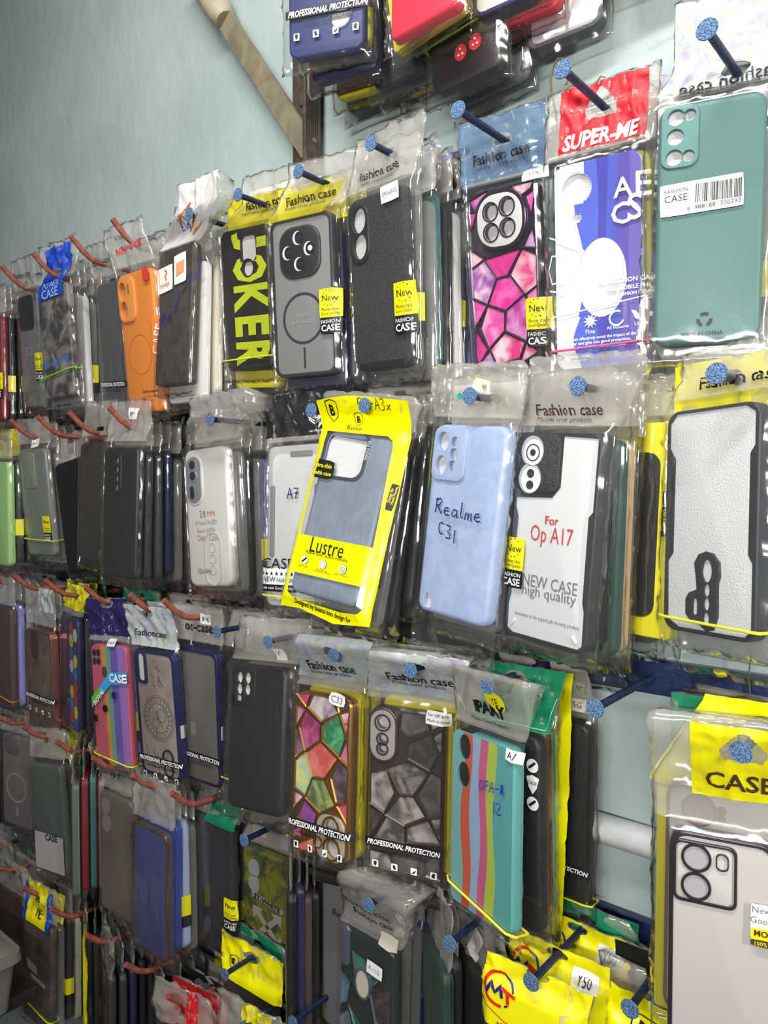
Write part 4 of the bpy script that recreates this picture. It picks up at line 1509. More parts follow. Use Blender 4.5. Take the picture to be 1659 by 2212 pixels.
P.write('Realme', P.X(.18), P.Z(.475), .0125, NAVYP, slope=-.06, wd=.0013)
P.write('C31', P.X(.26), P.Z(.605), .0110, NAVYP, slope=-.3, wd=.0013)
tg = P.patch(.018, .030, .017, .010, mat('beige_paper_label', '#cfc6b4', .6), rot=-12, name='price_label')
P.text('C31 4G', .018, .030, .012, BLACK, rot=-12, parent=tg, off=.001)
P.disc(-.006, .022, .0026, mat('turquoise_plastic', '#17a79c', .4), P.fy(-.006, .022) - .0016, name='turquoise_bead')
stack(P, [('clear', None), ('navy', 'white'), 'navy', ('clear', 'green'), 'yellow', 'blue'], G2, dz=.01)

# yellow framed pack
P = Pack([-.4553, -.1090, 1.547, -.2401, .1193, .0682, .0795, .1531], 'blue grey phone case in a tilted bright yellow bag with a clear window', 'yellow framed pack', (-.443, 1.573), G2, t=.011, mw=.0125, mb=.016, clear=.002, top=.034, lean=0.114, crinkle=.35)
bg = mat('blue_grey_plastic', '#74808f', .45, 0, (250, .3, .15), ('#808c9b', 40, 4))
cut = rr(P.X(.33), P.Z(.135), .0470, .0420, .010, 5)
P.case(bg, [cut], bevel=.004)
link_obj('camera_frame', plate_mesh('camera_frame', rr(P.X(.33), P.Z(.135), .0530, .0480, .012, 5), [cut], -.0012, .0003, .0005, mat('graphite_rim', '#40454d', .35)), P.shell)
P.text('EQ COOL', P.X(.655), P.Z(.10), .018, WHITE, rot=-90, y=0, off=.0016, parent=P.shell)
P.film(FILM, 20, 44, name='clear_window')
# the yellow printed bag: outer rectangle with a big window
W = P.w + 2 * P.mw
def frame_sheet(P, out, win, m, n=60, off=.0006):
    """sheet with a window, refined so that it follows the folds"""
    lp_o, lp_i = [], []
    def dense(l, k):
        pts = []
        tot = sum((Vector(l[i]) - Vector(l[i - 1])).length for i in range(len(l)))
        for i in range(len(l)):
            a, b = Vector(l[i]), Vector(l[(i + 1) % len(l)])
            q = max(1, round(k * (b - a).length / tot))
            pts += [tuple(a.lerp(b, t / q)) for t in range(q)]
        return pts
    A, B = dense(out, n), dense(win, n)
    # a ring of quads between the two loops matched by nearest direction from the window's middle
    cx = sum(p[0] for p in B) / len(B)
    cz = sum(p[1] for p in B) / len(B)
    def ray(loop, ang):
        d = Vector((math.cos(ang), math.sin(ang)))
        best = None
        for i in range(len(loop)):
            p, q = Vector(loop[i]) - Vector((cx, cz)), Vector(loop[(i + 1) % len(loop)]) - Vector((cx, cz))
            e = q - p
            den = d.x * e.y - d.y * e.x
            if abs(den) < 1e-12:
                continue
            t = (p.x * e.y - p.y * e.x) / den
            u = (p.x * d.y - p.y * d.x) / den
            if t > 0 and -1e-6 <= u <= 1 + 1e-6 and (best is None or t < best):
                best = t
        return best
    angs = sorted(set([math.atan2(z - cz, x - cx) for x, z in A] + [math.atan2(z - cz, x - cx) for x, z in B]))
    vs, fs = [], []
    K = 5
    for a in angs:
        ro, ri = ray(out, a), ray(win, a)
        for k in range(K + 1):
            r_ = ri + (ro - ri) * k / K
            x, z = cx + math.cos(a) * r_, cz + math.sin(a) * r_
            vs.append((x, P.fy(x, z) - off, z))
    N = len(angs)
    for i in range(N):
        j = (i + 1) % N
        for k in range(K):
            fs.append((i * (K + 1) + k, i * (K + 1) + k + 1, j * (K + 1) + k + 1, j * (K + 1) + k))
    return mesh('yellow_bag', vs, fs, m, smooth=True)
S_ = lambda f, g: (P.X(f), P.Z(g))
out_ = [S_(-.156, -.16), S_(.42, -.20), S_(1.16, -.19), S_(1.15, .2), S_(1.185, 1.08), S_(.7, 1.12), S_(.2, 1.085), S_(-.11, 1.10), S_(-.10, .9), S_(-.14, .3)]
win_ = [S_(.02, .005), S_(.90, .003), S_(.97, .025), S_(1.00, .065), S_(1.075, 1.0), S_(1.04, 1.03), S_(.80, 1.045), S_(.10, 1.035), S_(.02, 1.005), S_(.00, .95), S_(-.02, .3)]
yb = mat('yellow_glossy_bag', '#f4ee00', .3, 0, (45, .35, 1))
yo = link_obj('yellow_bag', frame_sheet(P, out_, win_, yb), P.root)
bn = P.patch(P.X(.53), P.Z(.765), P.w * 1.10, P.h * .228, yb, rot=.8, name='printed_panel', off=.0007, parent=yo, r=.0004)
P.text('Lustre', P.X(.44), P.Z(.700), .0385, BLACK, off=.0013, parent=bn, hs=1.3)
P.text('Mellow luster, fashion tremolite', P.X(.46), P.Z(.752), .049, BLACK, off=.0013, parent=bn, hs=1.3)
for fx, fz, k in ((.165, .800, 0), (.442, .804, 1), (.735, .805, 2)):
    bq = P.fpolys([circ(P.X(fx), P.Z(fz), .0042, None, 20)], BLACK, .0013, 'round_icon', bn)
    P.fpolys([circ(P.X(fx), P.Z(fz), .0038, None, 20)], WHITE, .0016, 'round_icon', bn)
    if k == 0:
        P.lines([[(P.X(fx) - .0022, P.Z(fz) - .0022), (P.X(fx) + .0022, P.Z(fz) + .0022)]], .0018, BLACK, .0019, bn, name='icon_mark')
    elif k == 1:
        P.lines([[(P.X(fx) - .002, P.Z(fz) - .0025), (P.X(fx) - .002, P.Z(fz) + .002), (P.X(fx) + .002, P.Z(fz) + .002), (P.X(fx) + .002, P.Z(fz) - .0025)]], .0004, BLACK, .0019, bn, name='icon_mark')
    else:
        P.lines([[(P.X(fx) + .0024 * math.cos(R(a)), P.Z(fz) + .0024 * math.sin(R(a))) for a in range(0, 361, 60)], [(P.X(fx) - .002, P.Z(fz) + .002), (P.X(fx) + .002, P.Z(fz) - .002)]], .0004, BLACK, .0019, bn, name='icon_mark')
for fx, tx, w2 in ((.165, 'Lightweight', .012), (.442, 'Precise hole', .013), (.735, 'Safe and secure', .016)):
    P.text(tx, P.X(fx), P.Z(.838), w2, BLACK, off=.0013, parent=bn)
P.text('position,perfect fitting', P.X(.442), P.Z(.849), .020, BLACK, off=.0013, parent=bn)
P.text('Designed by baseus inno design for', P.X(.54), P.Z(1.066), .064, BLACK, off=.0014, parent=yo, rot=-4, bold=.02, hs=1.4)
lb = P.patch(P.X(.085), P.Z(.243), .0285, .0175, BLACK, rot=-2, name='black_label', off=.0008, r=.005)
P.text('Ultra-thin', P.X(.085), P.Z(.222), .022, YEL, rot=-2, off=.0014, parent=lb, bold=.01)
P.text('stealth case', P.X(.085), P.Z(.268), .025, YEL, rot=-2, off=.0014, parent=lb, bold=.01)
sd = P.patch(P.X(1.105), P.Z(.345), .0058, .0240, BLACK, rot=-2, name='black_label', off=.001, r=.001)
P.text('Design for', P.X(1.092), P.Z(.335), .013, YEL, rot=88, off=.0016, parent=sd)
P.text('Mobile Phones', P.X(1.12), P.Z(.335), .015, YEL, rot=88, off=.0016, parent=sd)
def shield(P, cx, cz, s, par, off=.0013, let=True):
    sh_ = [(-.42, .40), (-.2, .47), (0, .5), (.2, .47), (.42, .40), (.42, 0), (.32, -.25), (0, -.52), (-.32, -.25), (-.42, 0), (-.42, .40)]
    P.lines([[(cx + a * s, cz + b * s) for a, b in sh_]], s * .05, BLACK, off, par, name='badge_outline')
    if let:
        P.text('B', cx, cz + .03 * s, s * .36, BLACK, off=off, parent=par, bold=.03, shear=.0)
shield(P, P.X(.07), P.Z(-.112), .0165, yo)
shield(P, P.X(.43), P.Z(-.080), .0110, yo)
P.text('Baseus', P.X(.40), P.Z(-.030), .0170, BLACK, off=.0013, parent=yo)
P.write('Op-A3x', P.X(.47), P.Z(-.135), .0085, BLACK, parent=yo, off=.0014, wd=.0007)
stack(P, [('clear', None), 'dark grey', ('dark grey', None), ('teal', None), 'clear', 'blue'], G2, nail=(-.443, 1.578), dz=.008)

# black winged header
P = Pack([-.5719, -.0813, 1.542, -.0589, -.0295, .1086, .0744, .167], 'clear phone case over white foam under a black header with a winged badge', 'winged header pack', (-.53, 1.571), G2, clear=.002, top=.056, shear=False)
P.case(FOAM, bevel=.002, r=.008)
link_obj('bumper_rim', plate_mesh('bumper_rim', rr(0, -P.h / 2, P.w + .001, P.h + .001, .010, 6), [rr(0, -P.h / 2, P.w - .014, P.h - .014, .010, 6)], -.0012, P.t + .0004, .0012, CLEARP), P.shell)
link_obj('camera_frame', plate_mesh('camera_frame', rr(P.X(.62), P.Z(.055), .030, .006, .002, 3), [], -.0008, .0002, .0003, mat('grey_bumper', '#8b8a86', .4)), P.shell)
for fx in (.10, .90):
    link_obj('side_guard', plate_mesh('side_guard', rr(P.X(fx), P.Z(.47), .006, .075, .002, 3), [], -.0016, .0002, .0006, mat('grey_bumper')), P.shell)
P.film(FILM, 22, 46)
P.card(mat('black_header_print', '#232427', .4), z0=.010, hole=(.013, .007))
hc = P.hole[0] - .006
P.text('HM', hc, .027, .009, WHITE, parent=P.header, bold=.03)
for sg in (-1, 1):
    P.fpolys([[(hc + sg * (.006 + k * .0012), .022 + k * .003), (hc + sg * (.015 + k * .0012), .0275 + k * .003), (hc + sg * (.014 + k * .001), .0250 + k * .003), (hc + sg * .0065, .0205 + k * .003)] for k in range(4)], WHITE, .0012, 'wing_mark', P.header)
P.fpolys([[(hc - .006, .022), (hc + .006, .022), (hc, .0165)]], WHITE, .0012, 'badge_mark', P.header)
P.text('HM QUALITY CASE', hc, .0135, .026, WHITE, parent=P.header)
P.write('A7', P.X(.40), P.Z(.335), .0115, NAVYP, wd=.0012, slope=-.05)
P.text('CASE', P.X(.24), P.Z(.735), .044, BLACK, hs=.8)
wp = P.patch(P.X(.22), P.Z(.815), .052, .017, WHITE, name='printed_panel')
P.text('★ ★ ★ ★ ★ ★ ★', P.X(.22), P.Z(.797), .046, BLACK, parent=wp, off=.0012)
P.text('NEW', P.X(.08), P.Z(.835), .018, BLACK, parent=wp, off=.0012)
P.text('FASHION', P.X(.38), P.Z(.838), .023, BLACK, parent=wp, off=.0012)
wb = P.patch(P.X(.22), P.Z(.890), .052, .007, BLACK, name='printed_panel')
P.text('Phone case Good Quality', P.X(.22), P.Z(.890), .047, WHITE, parent=wb, off=.0012)
P.band(.935, .955, mat('yellow_rubber'), 'yellow rubber band round the winged header pack', .0010)
stack(P, ['clear', ('clear', 'black'), 'dark grey', ('clear', 'blue'), 'black'], G2, y_end=-.010)

# milky clear case
P = Pack([-.7147, -.0902, 1.5435, -.0113, -.0733, .0702, .0721, .1595], 'milky clear phone case with a silver camera oval and dark lenses', 'milky clear case', (-.664, 1.571), G2, t=.011, clear=.0025, top=.050, shear_lim=.058, lean=0.114)
P.case(mat('milky_plastic', '#d2d2cf', .3, coat=.3), bevel=.004, r=.011)
cx = P.X(.245)
P.island(cx, P.Z(.225), .0300, .0590, .0145, mat('milky_plastic'), [], up=.0014)
link_obj('camera_plate', plate_mesh('camera_plate', rr(cx, P.Z(.225), .0255, .0540, .0125, 6), [], -.0018, -.001, .0002, mat('brushed_silver', '#b7b9bf', .3, .6)), P.shell)
for fz in (.115, .195):
    P.ring(cx - .001, P.Z(fz), .0068, .0016, mat('brushed_silver'), .0024)
    P.disc(cx - .001, P.Z(fz), .0050, mat('lens_navy', '#1d2a44', .08, 0, coat=1), -.0024)
link_obj('camera_lens', plate_mesh('camera_lens', rr(cx - .003, P.Z(.315), .0062, .0150, .0028, 4), [], -.0026, -.0016, 0, mat('lens_navy')), P.shell)
og = mat('soft_orange_print', '#d08a70', .5)
P.text('2.0', P.X(.40), P.Z(.475), .0095, GREYP, y=0, off=.0006, parent=P.shell, hs=1.4)
P.text('MM', P.X(.60), P.Z(.475), .0125, og, y=0, off=.0006, parent=P.shell)
P.text('OP Reno11 Pro国外', P.X(.47), P.Z(.535), .038, LGREYP, y=0, off=.0006, parent=P.shell, hs=1.5)
P.text('Reno11 5G国外', P.X(.47), P.Z(.592), .031, LGREYP, y=0, off=.0006, parent=P.shell, hs=1.5)
P.text('Clear', P.X(.36), P.Z(.645), .0155, og, y=0, off=.0006, parent=P.shell, hs=1.4)
P.text('Case', P.X(.64), P.Z(.645), .0155, LGREYP, y=0, off=.0006, parent=P.shell, hs=1.4)
link_obj('ring_stand', plate_mesh('ring_stand', rr(P.X(.60), P.Z(.80), .029, .062, .014, 6), [rr(P.X(.60), P.Z(.80), .0255, .0585, .0125, 6)], -.0009, .0002, .0003, mat('pale_grey_rim', '#bdbdba', .3)), P.shell)
for fz in (.72, .80, .88):
    P.ring(P.X(.60), P.Z(fz), .0055, .0008, mat('pale_grey_rim'), .0007)
P.text('Quality', P.X(.40), P.Z(.89), .024, GREYP, y=0, off=.0010, parent=P.shell)
P.film(FILM2, 22, 46)
stack(P, ['clear', ('dark grey', None), ('clear', None), ('lilac', None, True), 'black', 'black'], G2)

# dark grey pair
P = Pack([-.8692, -.1034, 1.5488, -.0151, .0355, .0277, .076, .1658], 'dark grey phone case with a column of four lens holes and white tag', 'dark grey tagged case', (-.858, 1.571), G2, clear=.002, amp=1.4, top=.060)
dg = mat('slate_case_plastic', '#27282d', .4)
lz = [circ(P.X(.42), P.Z(z), .0052) for z in (.10, .17, .24, .31)]
P.case(dg, lz)
P.island(P.X(.42), P.Z(.205), .0215, .052, .009, dg, lz)
P.film(FILM2, 22, 46)
tg = P.patch(.010 + P.sh(.042), .042, .020, .0145, PAPER, rot=-4, name='price_label')
P.text('EPOE', .010 + P.sh(.042), .042, .013, BLACK, rot=-4, parent=tg, off=.001)
stack(P, ['dark grey', 'dark grey', 'navy', ('clear', 'foil'), 'dark grey', 'green'], G2)
P = Pack([-.9651, -.0835, 1.5593, -.0195, .0207, -.0195, .0749, .1638], 'smooth dark grey phone case between leaning black cases and the tagged one', 'smooth dark grey case', (-.957, 1.571), G2, top=.056)
P.case(mat('brown_grey_case_plastic', '#3a3633', .45))
P.film(FILM2, 20, 40)
stack(P, ['dark grey', 'black', 'black', 'dark grey', 'black'], G2)
P = Pack(hang(-1.045, Z2, .085, 6, -11, 0), 'black phone case leaning at an angle beside the smoky clear one', 'leaning black case', (-1.045, Z2), G2)
P.case(TOK['black'])
stack(P, ['black', ('black', None), 'black', 'white', 'black'], G2)
P = Pack([-1.1345, -.0931, 1.5555, .0864, -.0047, .0733, .0757, .1621], 'smoky clear phone case tied with a green band, yellow sticker at its edge', 'smoky clear case', (-1.130, 1.571), G2, top=.046)
P.case(mat('smoky_clear_plastic', '#7d8581', .3, coat=.4))
link_obj('camera_plate', plate_mesh('camera_plate', rr(P.X(.40), P.Z(.20), .031, .054, .006, 4), [], -.0012, .0002, .0005, mat('olive_clear_plastic', '#8f9684', .3)), P.shell)
P.film(FILM2, 20, 40)
tg = P.patch(.014, .008, .020, .012, PAPER, rot=8, name='price_label')
P.text('M-15', .014, .008, .014, BLACK, rot=8, parent=tg, off=.001)
P.new_sticker(P.X(.86), P.Z(.70), .021)
P.band(.845, .855, mat('lime_rubber'), 'lime rubber band round the smoky clear pack', .0010)
stack(P, ['clear', 'white', 'cream', 'black', 'dark grey', 'black'], G2)
P = Pack(hang(-1.222, Z2, .108, 2), 'lime green phone case at the far end of the row with the yellow framed pack', 'far lime case', (-1.222, Z2), G2)
P.case(TOK['lime'])
P.film(FILM2, 14, 30)
stack(P, [('dark grey', 'yellow', True), 'dark grey', ('blue', None, True), 'blue', 'navy', 'black'], G2)

# ------------------------------------------------------------------ ROW THREE
# clear case in dark chrome frame under the yellow CASE header
P = Pack([-.1456, -.0916, 1.2633, -.0433, -.0055, .2500, .0660, .1683], 'clear phone case in a thin dark chrome frame under a yellow CASE header', 'clear chrome framed case', (-.128, 1.333), G3, mw=.012, mb=.012, clear=.003, top=.088, shear=False, crinkle=.5, lean=0.114)
P.case(mat('creamy_clear_plastic', '#c9c4be', .35, coat=.4), bevel=.002)
ch = mat('dark_plum_chrome', '#4b434c', .2, .75)
link_obj('bumper_rim', plate_mesh('bumper_rim', rr(0, -P.h / 2, P.w + .001, P.h + .001, .011, 6), [rr(0, -P.h / 2, P.w - .0050, P.h - .0050, .009, 6)], -.0012, P.t + .0004, .0014, ch), P.shell)
cf = mat('creamy_clear_plastic')
link_obj('camera_frame', plate_mesh('camera_frame', rr(P.X(.335), P.Z(.155), .0400, .0420, .005, 4), [rr(P.X(.335), P.Z(.155), .0362, .0382, .004, 4)], -.0020, .0003, .0008, ch), P.shell)
link_obj('camera_plate', plate_mesh('camera_plate', rr(P.X(.335), P.Z(.155), .0345, .0365, .004, 4), [], -.0008, .0003, .0003, mat('pale_clear_plastic', '#d6d0cb', .3, coat=.5)), P.shell)
for fz in (.095, .210):
    P.ring(P.X(.255), P.Z(fz), .0096, .0017, ch, .0026)
    P.disc(P.X(.255), P.Z(fz), .0078, mat('lens_pale', '#b9b5bb', .2, coat=.6), -.0012)
link_obj('flash_ring', plate_mesh('flash_ring', rr(P.X(.50), P.Z(.095), .0080, .0115, .0035, 5), [rr(P.X(.50), P.Z(.095), .0064, .0099, .0029, 5)], -.0026, 0, .0003, ch), P.shell)
P.film(FILM, 22, 50)
hx, hz = P.hole
P.card(YEL, z0=hz - .040, z1=hz + .016, x0=hx - .031, x1=min(hx + .031, .0445), hole=(.012, .0085), tri=True, nx=32, nz=26)
P.text('CASE', hx - .002, hz - .026, .041, mat('brown_black_print'), bold=.02, parent=P.header)
st = P.patch(P.X(.93), P.Z(.30), .022, .026, PAPER, name='quality_sticker')
P.text('New', P.X(.86), P.Z(.245), .011, GREYP, parent=st, off=.001)
P.text('Good', P.X(.86), P.Z(.285), .013, GREYP, parent=st, off=.001)
s2 = P.patch(P.X(.93), P.Z(.345), .022, .010, YEL, name='sticker_base', parent=st, off=.0012)
P.text('MOBILE', P.X(.93), P.Z(.333), .018, mat('brown_black_print'), parent=st, off=.0018, bold=.03)
s3 = P.patch(P.X(.93), P.Z(.372), .022, .0045, mat('brown_black_print'), name='sticker_base', parent=st, off=.0013)
P.text('100% NEW', P.X(.93), P.Z(.372), .017, YEL, parent=st, off=.0019)
Q = Pack([-.150, -.0790, 1.290, -.02, 0, .16, .072, .165], 'rose rimmed clear phone case hanging higher behind the clear chrome framed one', 'rose rimmed clear case', (-.128, 1.333), G3, mw=.011, top=.052, clear=.003)
Q.case(mat('creamy_clear_plastic'), bevel=.002)
rg = mat('pale_rose_chrome', '#b98f80', .25, .6)
link_obj('bumper_rim', plate_mesh('bumper_rim', rr(0, -Q.h / 2, Q.w + .001, Q.h + .001, .011, 6), [rr(0, -Q.h / 2, Q.w - .004, Q.h - .004, .009, 6)], -.0010, Q.t + .0004, .0014, rg), Q.shell)
Q.ring(Q.X(.30), Q.Z(.10), .0115, .0010, rg, .0016)
Q.disc(Q.X(.30), Q.Z(.10), .0105, mat('rose_lens', '#a68f8a', .25, coat=.5), -.0008)
Q.disc(Q.X(.50), Q.Z(.085), .0030, rg, -.001)
Q.disc(Q.X(.50), Q.Z(.118), .0030, rg, -.001)
Q.film(FILM, 18, 36)
Q = Pack([-.156, -.0630, 1.285, -.02, 0, .10, .086, .172], 'yellow bag with a shield badge behind the clear chrome framed case', 'yellow shield bag', (-.128, 1.333), G3, mw=.007, top=.066)
Q.case(YEL, r=.003, bevel=.001)
Q.card(yb, z0=-.004, hole=(.014, .007))
shield(Q, Q.sh(.04) - .022, .036, .022, Q.header)
Q.text('BASEUS', 0, .006, .03, BLACK, parent=Q.header)
stack(Q, [('dark grey', 'green'), ('black', 'black'), 'black'], G3)

# rainbow striped
P = Pack([-.3289, -.0979, 1.2939, -.0556, -.0494, -.3261, .0802, .1450], 'turquoise phone case with red, blue, pink and lime stripes and blue handwriting', 'rainbow striped case', (-.314, 1.341), G3, t=.010, mw=.006, mb=.010, clear=.002, top=.058, lean=0.114, crinkle=.45)
hl = [(P.X(.225), P.Z(.090), .0080, .0105), (P.X(.215), P.Z(.250), .0080, .0105)]
P.case(mat('turquoise_silicone', '#5fa5a2', .45), [circ(*h) for h in hl], bevel=.003, foam=False)
link_obj('dark_backing', plate_mesh('dark_backing', rr(P.X(.22), P.Z(.17), .024, .052, .008, 4), [], .0012, P.t - .002, 0, mat('dark_brown_lining', '#241c1a', .5)), P.shell)
cols = ['#74b0ae', '#c9573f', '#93aecb', '#c65c85', '#aebf4a', '#5ba3a1']
base = [0, .30, .44, .585, .70, .82, 1.0]
def sb(b, ph, am):
    return lambda f: (b - .10 * (1 - f) if 0 < b < 1 else b) + (am * math.sin(9 * f + ph) if 0 < b < 1 else 0) - (0 if b in (0, 1) else .10 * f)
bd = [sb(b, ph, am) for b, ph, am in zip(base, (0, .3, .8, 2.6, 2.2, 1.0, 0), (0, .030, .022, .022, .022, .028, 0))]
ms_ = [mat('silicone_' + c[1:], c, .5) for c in cols]
for a, b, m in zip(bd, bd[1:], ms_):
    vs, fs = [], []
    rows = 110
    for j in range(rows):
        fz = .008 + .984 * (j + .5) / rows
        z = -fz * P.h
        dzr = P.h * .984 / rows / 2
        dz = min(-z, P.h + z)
        W2 = P.w / 2 - .0018
        lim = W2 if dz >= .009 else W2 - .009 + math.sqrt(max(0, .009 ** 2 - (.009 - dz) ** 2))
        z0, z1 = fz - dzr / P.h, fz + dzr / P.h
        cl = lambda v: max(-lim, min(lim, v))
        segs = [(cl(P.X(a(z0))), cl(P.X(a(z1))), cl(P.X(b(z0))), cl(P.X(b(z1))))]
        for hx, hz, ha, hb in hl:
            if abs(z - hz) < hb:
                q = ha * math.sqrt(1 - ((z - hz) / hb) ** 2)
                ns = []
                for s0, s0b, s1, s1b in segs:
                    if s0 < hx - q:
                        ns.append((s0, s0b, min(s1, hx - q), min(s1b, hx - q)))
                    if s1 > hx + q:
                        ns.append((max(s0, hx + q), max(s0b, hx + q), s1, s1b))
                segs = ns
        for s0, s0b, s1, s1b in segs:
            k = len(vs)
            vs += [(s0, -.0004, z + dzr), (s1, -.0004, z + dzr), (s1b, -.0004, z - dzr), (s0b, -.0004, z - dzr)]
            fs.append((k, k + 1, k + 2, k + 3))
    link_obj('printed_stripe', mesh('printed_stripe', vs, fs, m), P.shell)
P.film(FILM, 22, 46)
P.text('iPAKY', .002 + P.sh(.026), .026, .040, BLACK, bold=.05, shear=.1, off=.0008)
P.text('®', .026 + P.sh(.026), .031, .004, BLACK)
P.text('Mobile Cover Products', .002 + P.sh(.014), .0145, .045, BLACK)
ye = P.fpolys([circ(.008 + P.sh(.036), .0345, .0110, .0090, 20)], YEL, .0008, 'yellow_seal')
P.text('YE', .008 + P.sh(.036), .0345, .009, BLACK, parent=ye, off=.0014)
P.write('OPA-#', P.X(.52), P.Z(.290), .0085, BLUEP, slope=.15, wd=.0009)
P.write('12', P.X(.73), P.Z(.395), .0100, BLUEP, slope=.1, wd=.0009)
tg = P.patch(P.X(1.0), P.Z(.035), .015, .010, PAPER, rot=-8, name='price_label')
P.text('A/1', P.X(1.0), P.Z(.035), .010, BLACK, rot=-8, parent=tg, off=.001)
P.band(.885, .975, mat('yellow_rubber'), 'yellow rubber band round the rainbow striped pack', .0011)
# black pack with white badges, green header
Q = Pack([-.3255, -.0835, 1.297, -.02, -.03, -.08, .0745, .160], 'black phone case under a green header, white badges down its edge', 'black case with white badges', (-.314, 1.341), G3, mw=.0075, top=.056)
Q.case(TOK['black'])
Q.film()
Q.card(mat('green_print', '#0f7f58', .5), z0=.004, x0=-.030, hole=(.011, .007))
Q.lines([[(-.024 + Q.sh(.008), .007), (.040 + Q.sh(.008), .007), (.043 + Q.sh(.034), .034)]], .0006, mat('pale_green_print', '#a8d8c0', .5), parent=Q.header, name='line_print')
for fz in (.14, .33):
    bq = Q.fpolys([circ(Q.X(.93), Q.Z(fz), .0056, None, 18)], WHITE, .001, 'round_badge')
    Q.lines([[(Q.X(.93) - .003, Q.Z(fz) - .002), (Q.X(.93) + .003, Q.Z(fz) + .003)]], .002, BLACK, .0016, bq, name='icon_mark')
sh_ = [(-.006, .005), (0, .007), (.006, .005), (.004, -.003), (0, -.0085), (-.004, -.003)]
bq = Q.fpolys([[(Q.X(.93) + a, Q.Z(.23) + b) for a, b in sh_]], WHITE, .001, 'shield_badge')
Q.text('CASE', Q.X(.93), Q.Z(.225), .009, BLACK, .0, parent=bq, off=.0016)
stack(Q, [('gold', None), 'mint'], G3, step=.0122, nail=(-.330, 1.337), dx=.0005)
# yellow bag stack at the side
Q = Pack([-.3255, -.0475, 1.300, -.02, .03, -.06, .084, .175], 'yellow framed bag with a shield badge behind the rainbow striped case', 'yellow bag behind the rainbow case', (-.314, 1.341), G3, mw=.004, top=.052)
Q.case(TOK['dark grey'], r=.006)
so = lambda f, g: (Q.X(f), Q.Z(g))
yo2 = link_obj('yellow_bag', frame_sheet(Q, [so(-.05, -.18), so(1.05, -.26), so(1.06, .3), so(1.05, 1.07), so(.4, 1.09), so(-.05, 1.06)], [so(.06, .05), so(.80, .04), so(.90, .08), so(.93, .5), so(.90, .93), so(.84, .98), so(.1, .97)], yb), Q.root)
shield(Q, Q.X(.2), Q.Z(-.09), .020, yo2)
Q = Pack([-.3050, -.0355, 1.300, 0, 0, .0, .0735, .158], 'black phone case at the end of the stack next to the bare nail', 'black case next to the bare nail', (-.314, 1.341), G3, mw=.0065, top=.056)
Q.case(TOK['black'])
Q.film(FILM2)
t1 = Q.patch(.020, .028, .022, .011, mat('grey_paper_label', '#9c9890', .6), name='price_label')
Q.text('A58-5G', .020, .028, .017, BLACK, parent=t1, off=.001)
t2 = Q.patch(.024, .014, .016, .011, mat('beige_paper_label'), name='price_label')
Q.text('5G', .024, .014, .008, BLACK, parent=t2, off=.001)
b_ = Q.patch(Q.X(.80), Q.Z(.80), .036, .0075, BLACK, name='printed_band')
Q.text('PROTECTION', Q.X(.80), Q.Z(.80), .032, WHITE, parent=b_, off=.0013, bold=.03, shear=.25)
Q.band(.965, .972, mat('lime_rubber'), 'lime rubber band round the pack next to the bare nail', .0009)

# dark stones
GEMS_GREY = [[(0.446,0.0),(0.745,0.002),(0.807,0.092),(0.533,0.15),(0.431,0.107)],[(0.785,0.008),(0.991,0.01),(0.992,0.056),(0.846,0.09)],[(0.535,0.197),(0.847,0.118),(0.929,0.227),(0.816,0.334),(0.539,0.281)],[(0.264,0.369),(0.52,0.31),(0.797,0.358),(0.607,0.5),(0.45,0.508)],[(0.035,0.417),(0.244,0.379),(0.351,0.513),(0.218,0.64),(0.019,0.595)],[(0.685,0.496),(0.836,0.351),(0.995,0.371),(0.998,0.599),(0.806,0.618)],[(0.249,0.652),(0.441,0.527),(0.608,0.519),(0.768,0.624),(0.498,0.698)],[(0.018,0.632),(0.209,0.654),(0.066,0.777)],[(0.26,0.666),(0.499,0.716),(0.503,0.807),(0.108,0.802)],[(0.538,0.714),(0.807,0.645),(0.965,0.771),(0.541,0.796)],[(0.331,0.898),(0.719,0.884),(0.646,0.978),(0.394,0.994)],[(0.024,0.899),(0.292,0.901),(0.355,0.987),(0.02,0.994)],[(0.778,0.898),(0.986,0.841),(0.99,0.992),(0.8,0.977)],[(0.848,0.137),(0.993,0.094),(0.986,0.206),(0.948,0.221)],[(0.845,0.634),(0.983,0.617),(0.983,0.752)]]
P = Pack([-.4225, -.0839, 1.2938, .0134, .0201, .3093, .0735, .1530], 'charcoal stone patterned phone case under a silver foil header', 'charcoal stone case', (-.391, 1.343), G3, mw=.009, clear=.004, top=.064, lean=0.114, crinkle=.45)
gm2 = [stone('slate', '#4a4647', '#6d6868', 45), stone('ash', '#5a5657', '#a8a3a1', 50), stone('coal', '#3a3738', '#5b5757', 45), stone('smoke', '#4c4849', '#8d8886', 60), stone('dark_marble', '#3d393b', '#b5b0ae', 40)]
gf = mat('gunmetal_chrome', '#6b5f60', .25, .75)
lz = [circ(P.X(.20), P.Z(.085), .0060), circ(P.X(.20), P.Z(.185), .0042), circ(P.X(.20), P.Z(.245), .0044)]
P.case(gf, lz)
P.gems(GEMS_GREY, gm2, gf)
P.island(P.X(.20), P.Z(.162), .0295, .052, .0145, gf, lz, up=.0030)
link_obj('camera_plate', plate_mesh('camera_plate', rr(P.X(.20), P.Z(.162), .0245, .047, .0120, 6), lz, -.0034, -.0028, .0002, mat('pale_silver', '#b8b3b0', .3, .3)), P.shell)
for fz, rr_ in ((.085, .0082), (.185, .0062), (.245, .0062)):
    P.ring(P.X(.20), P.Z(fz), rr_, .0016, gf, .0042)
P.film(FILM2, 22, 46)
P.card(FOIL, z0=.016)
P.fashion(.004, P.hole[1] - .014, .062)
tg = P.patch(P.X(.93), P.Z(.012), .023, .0125, PAPER, rot=-3, name='price_label')
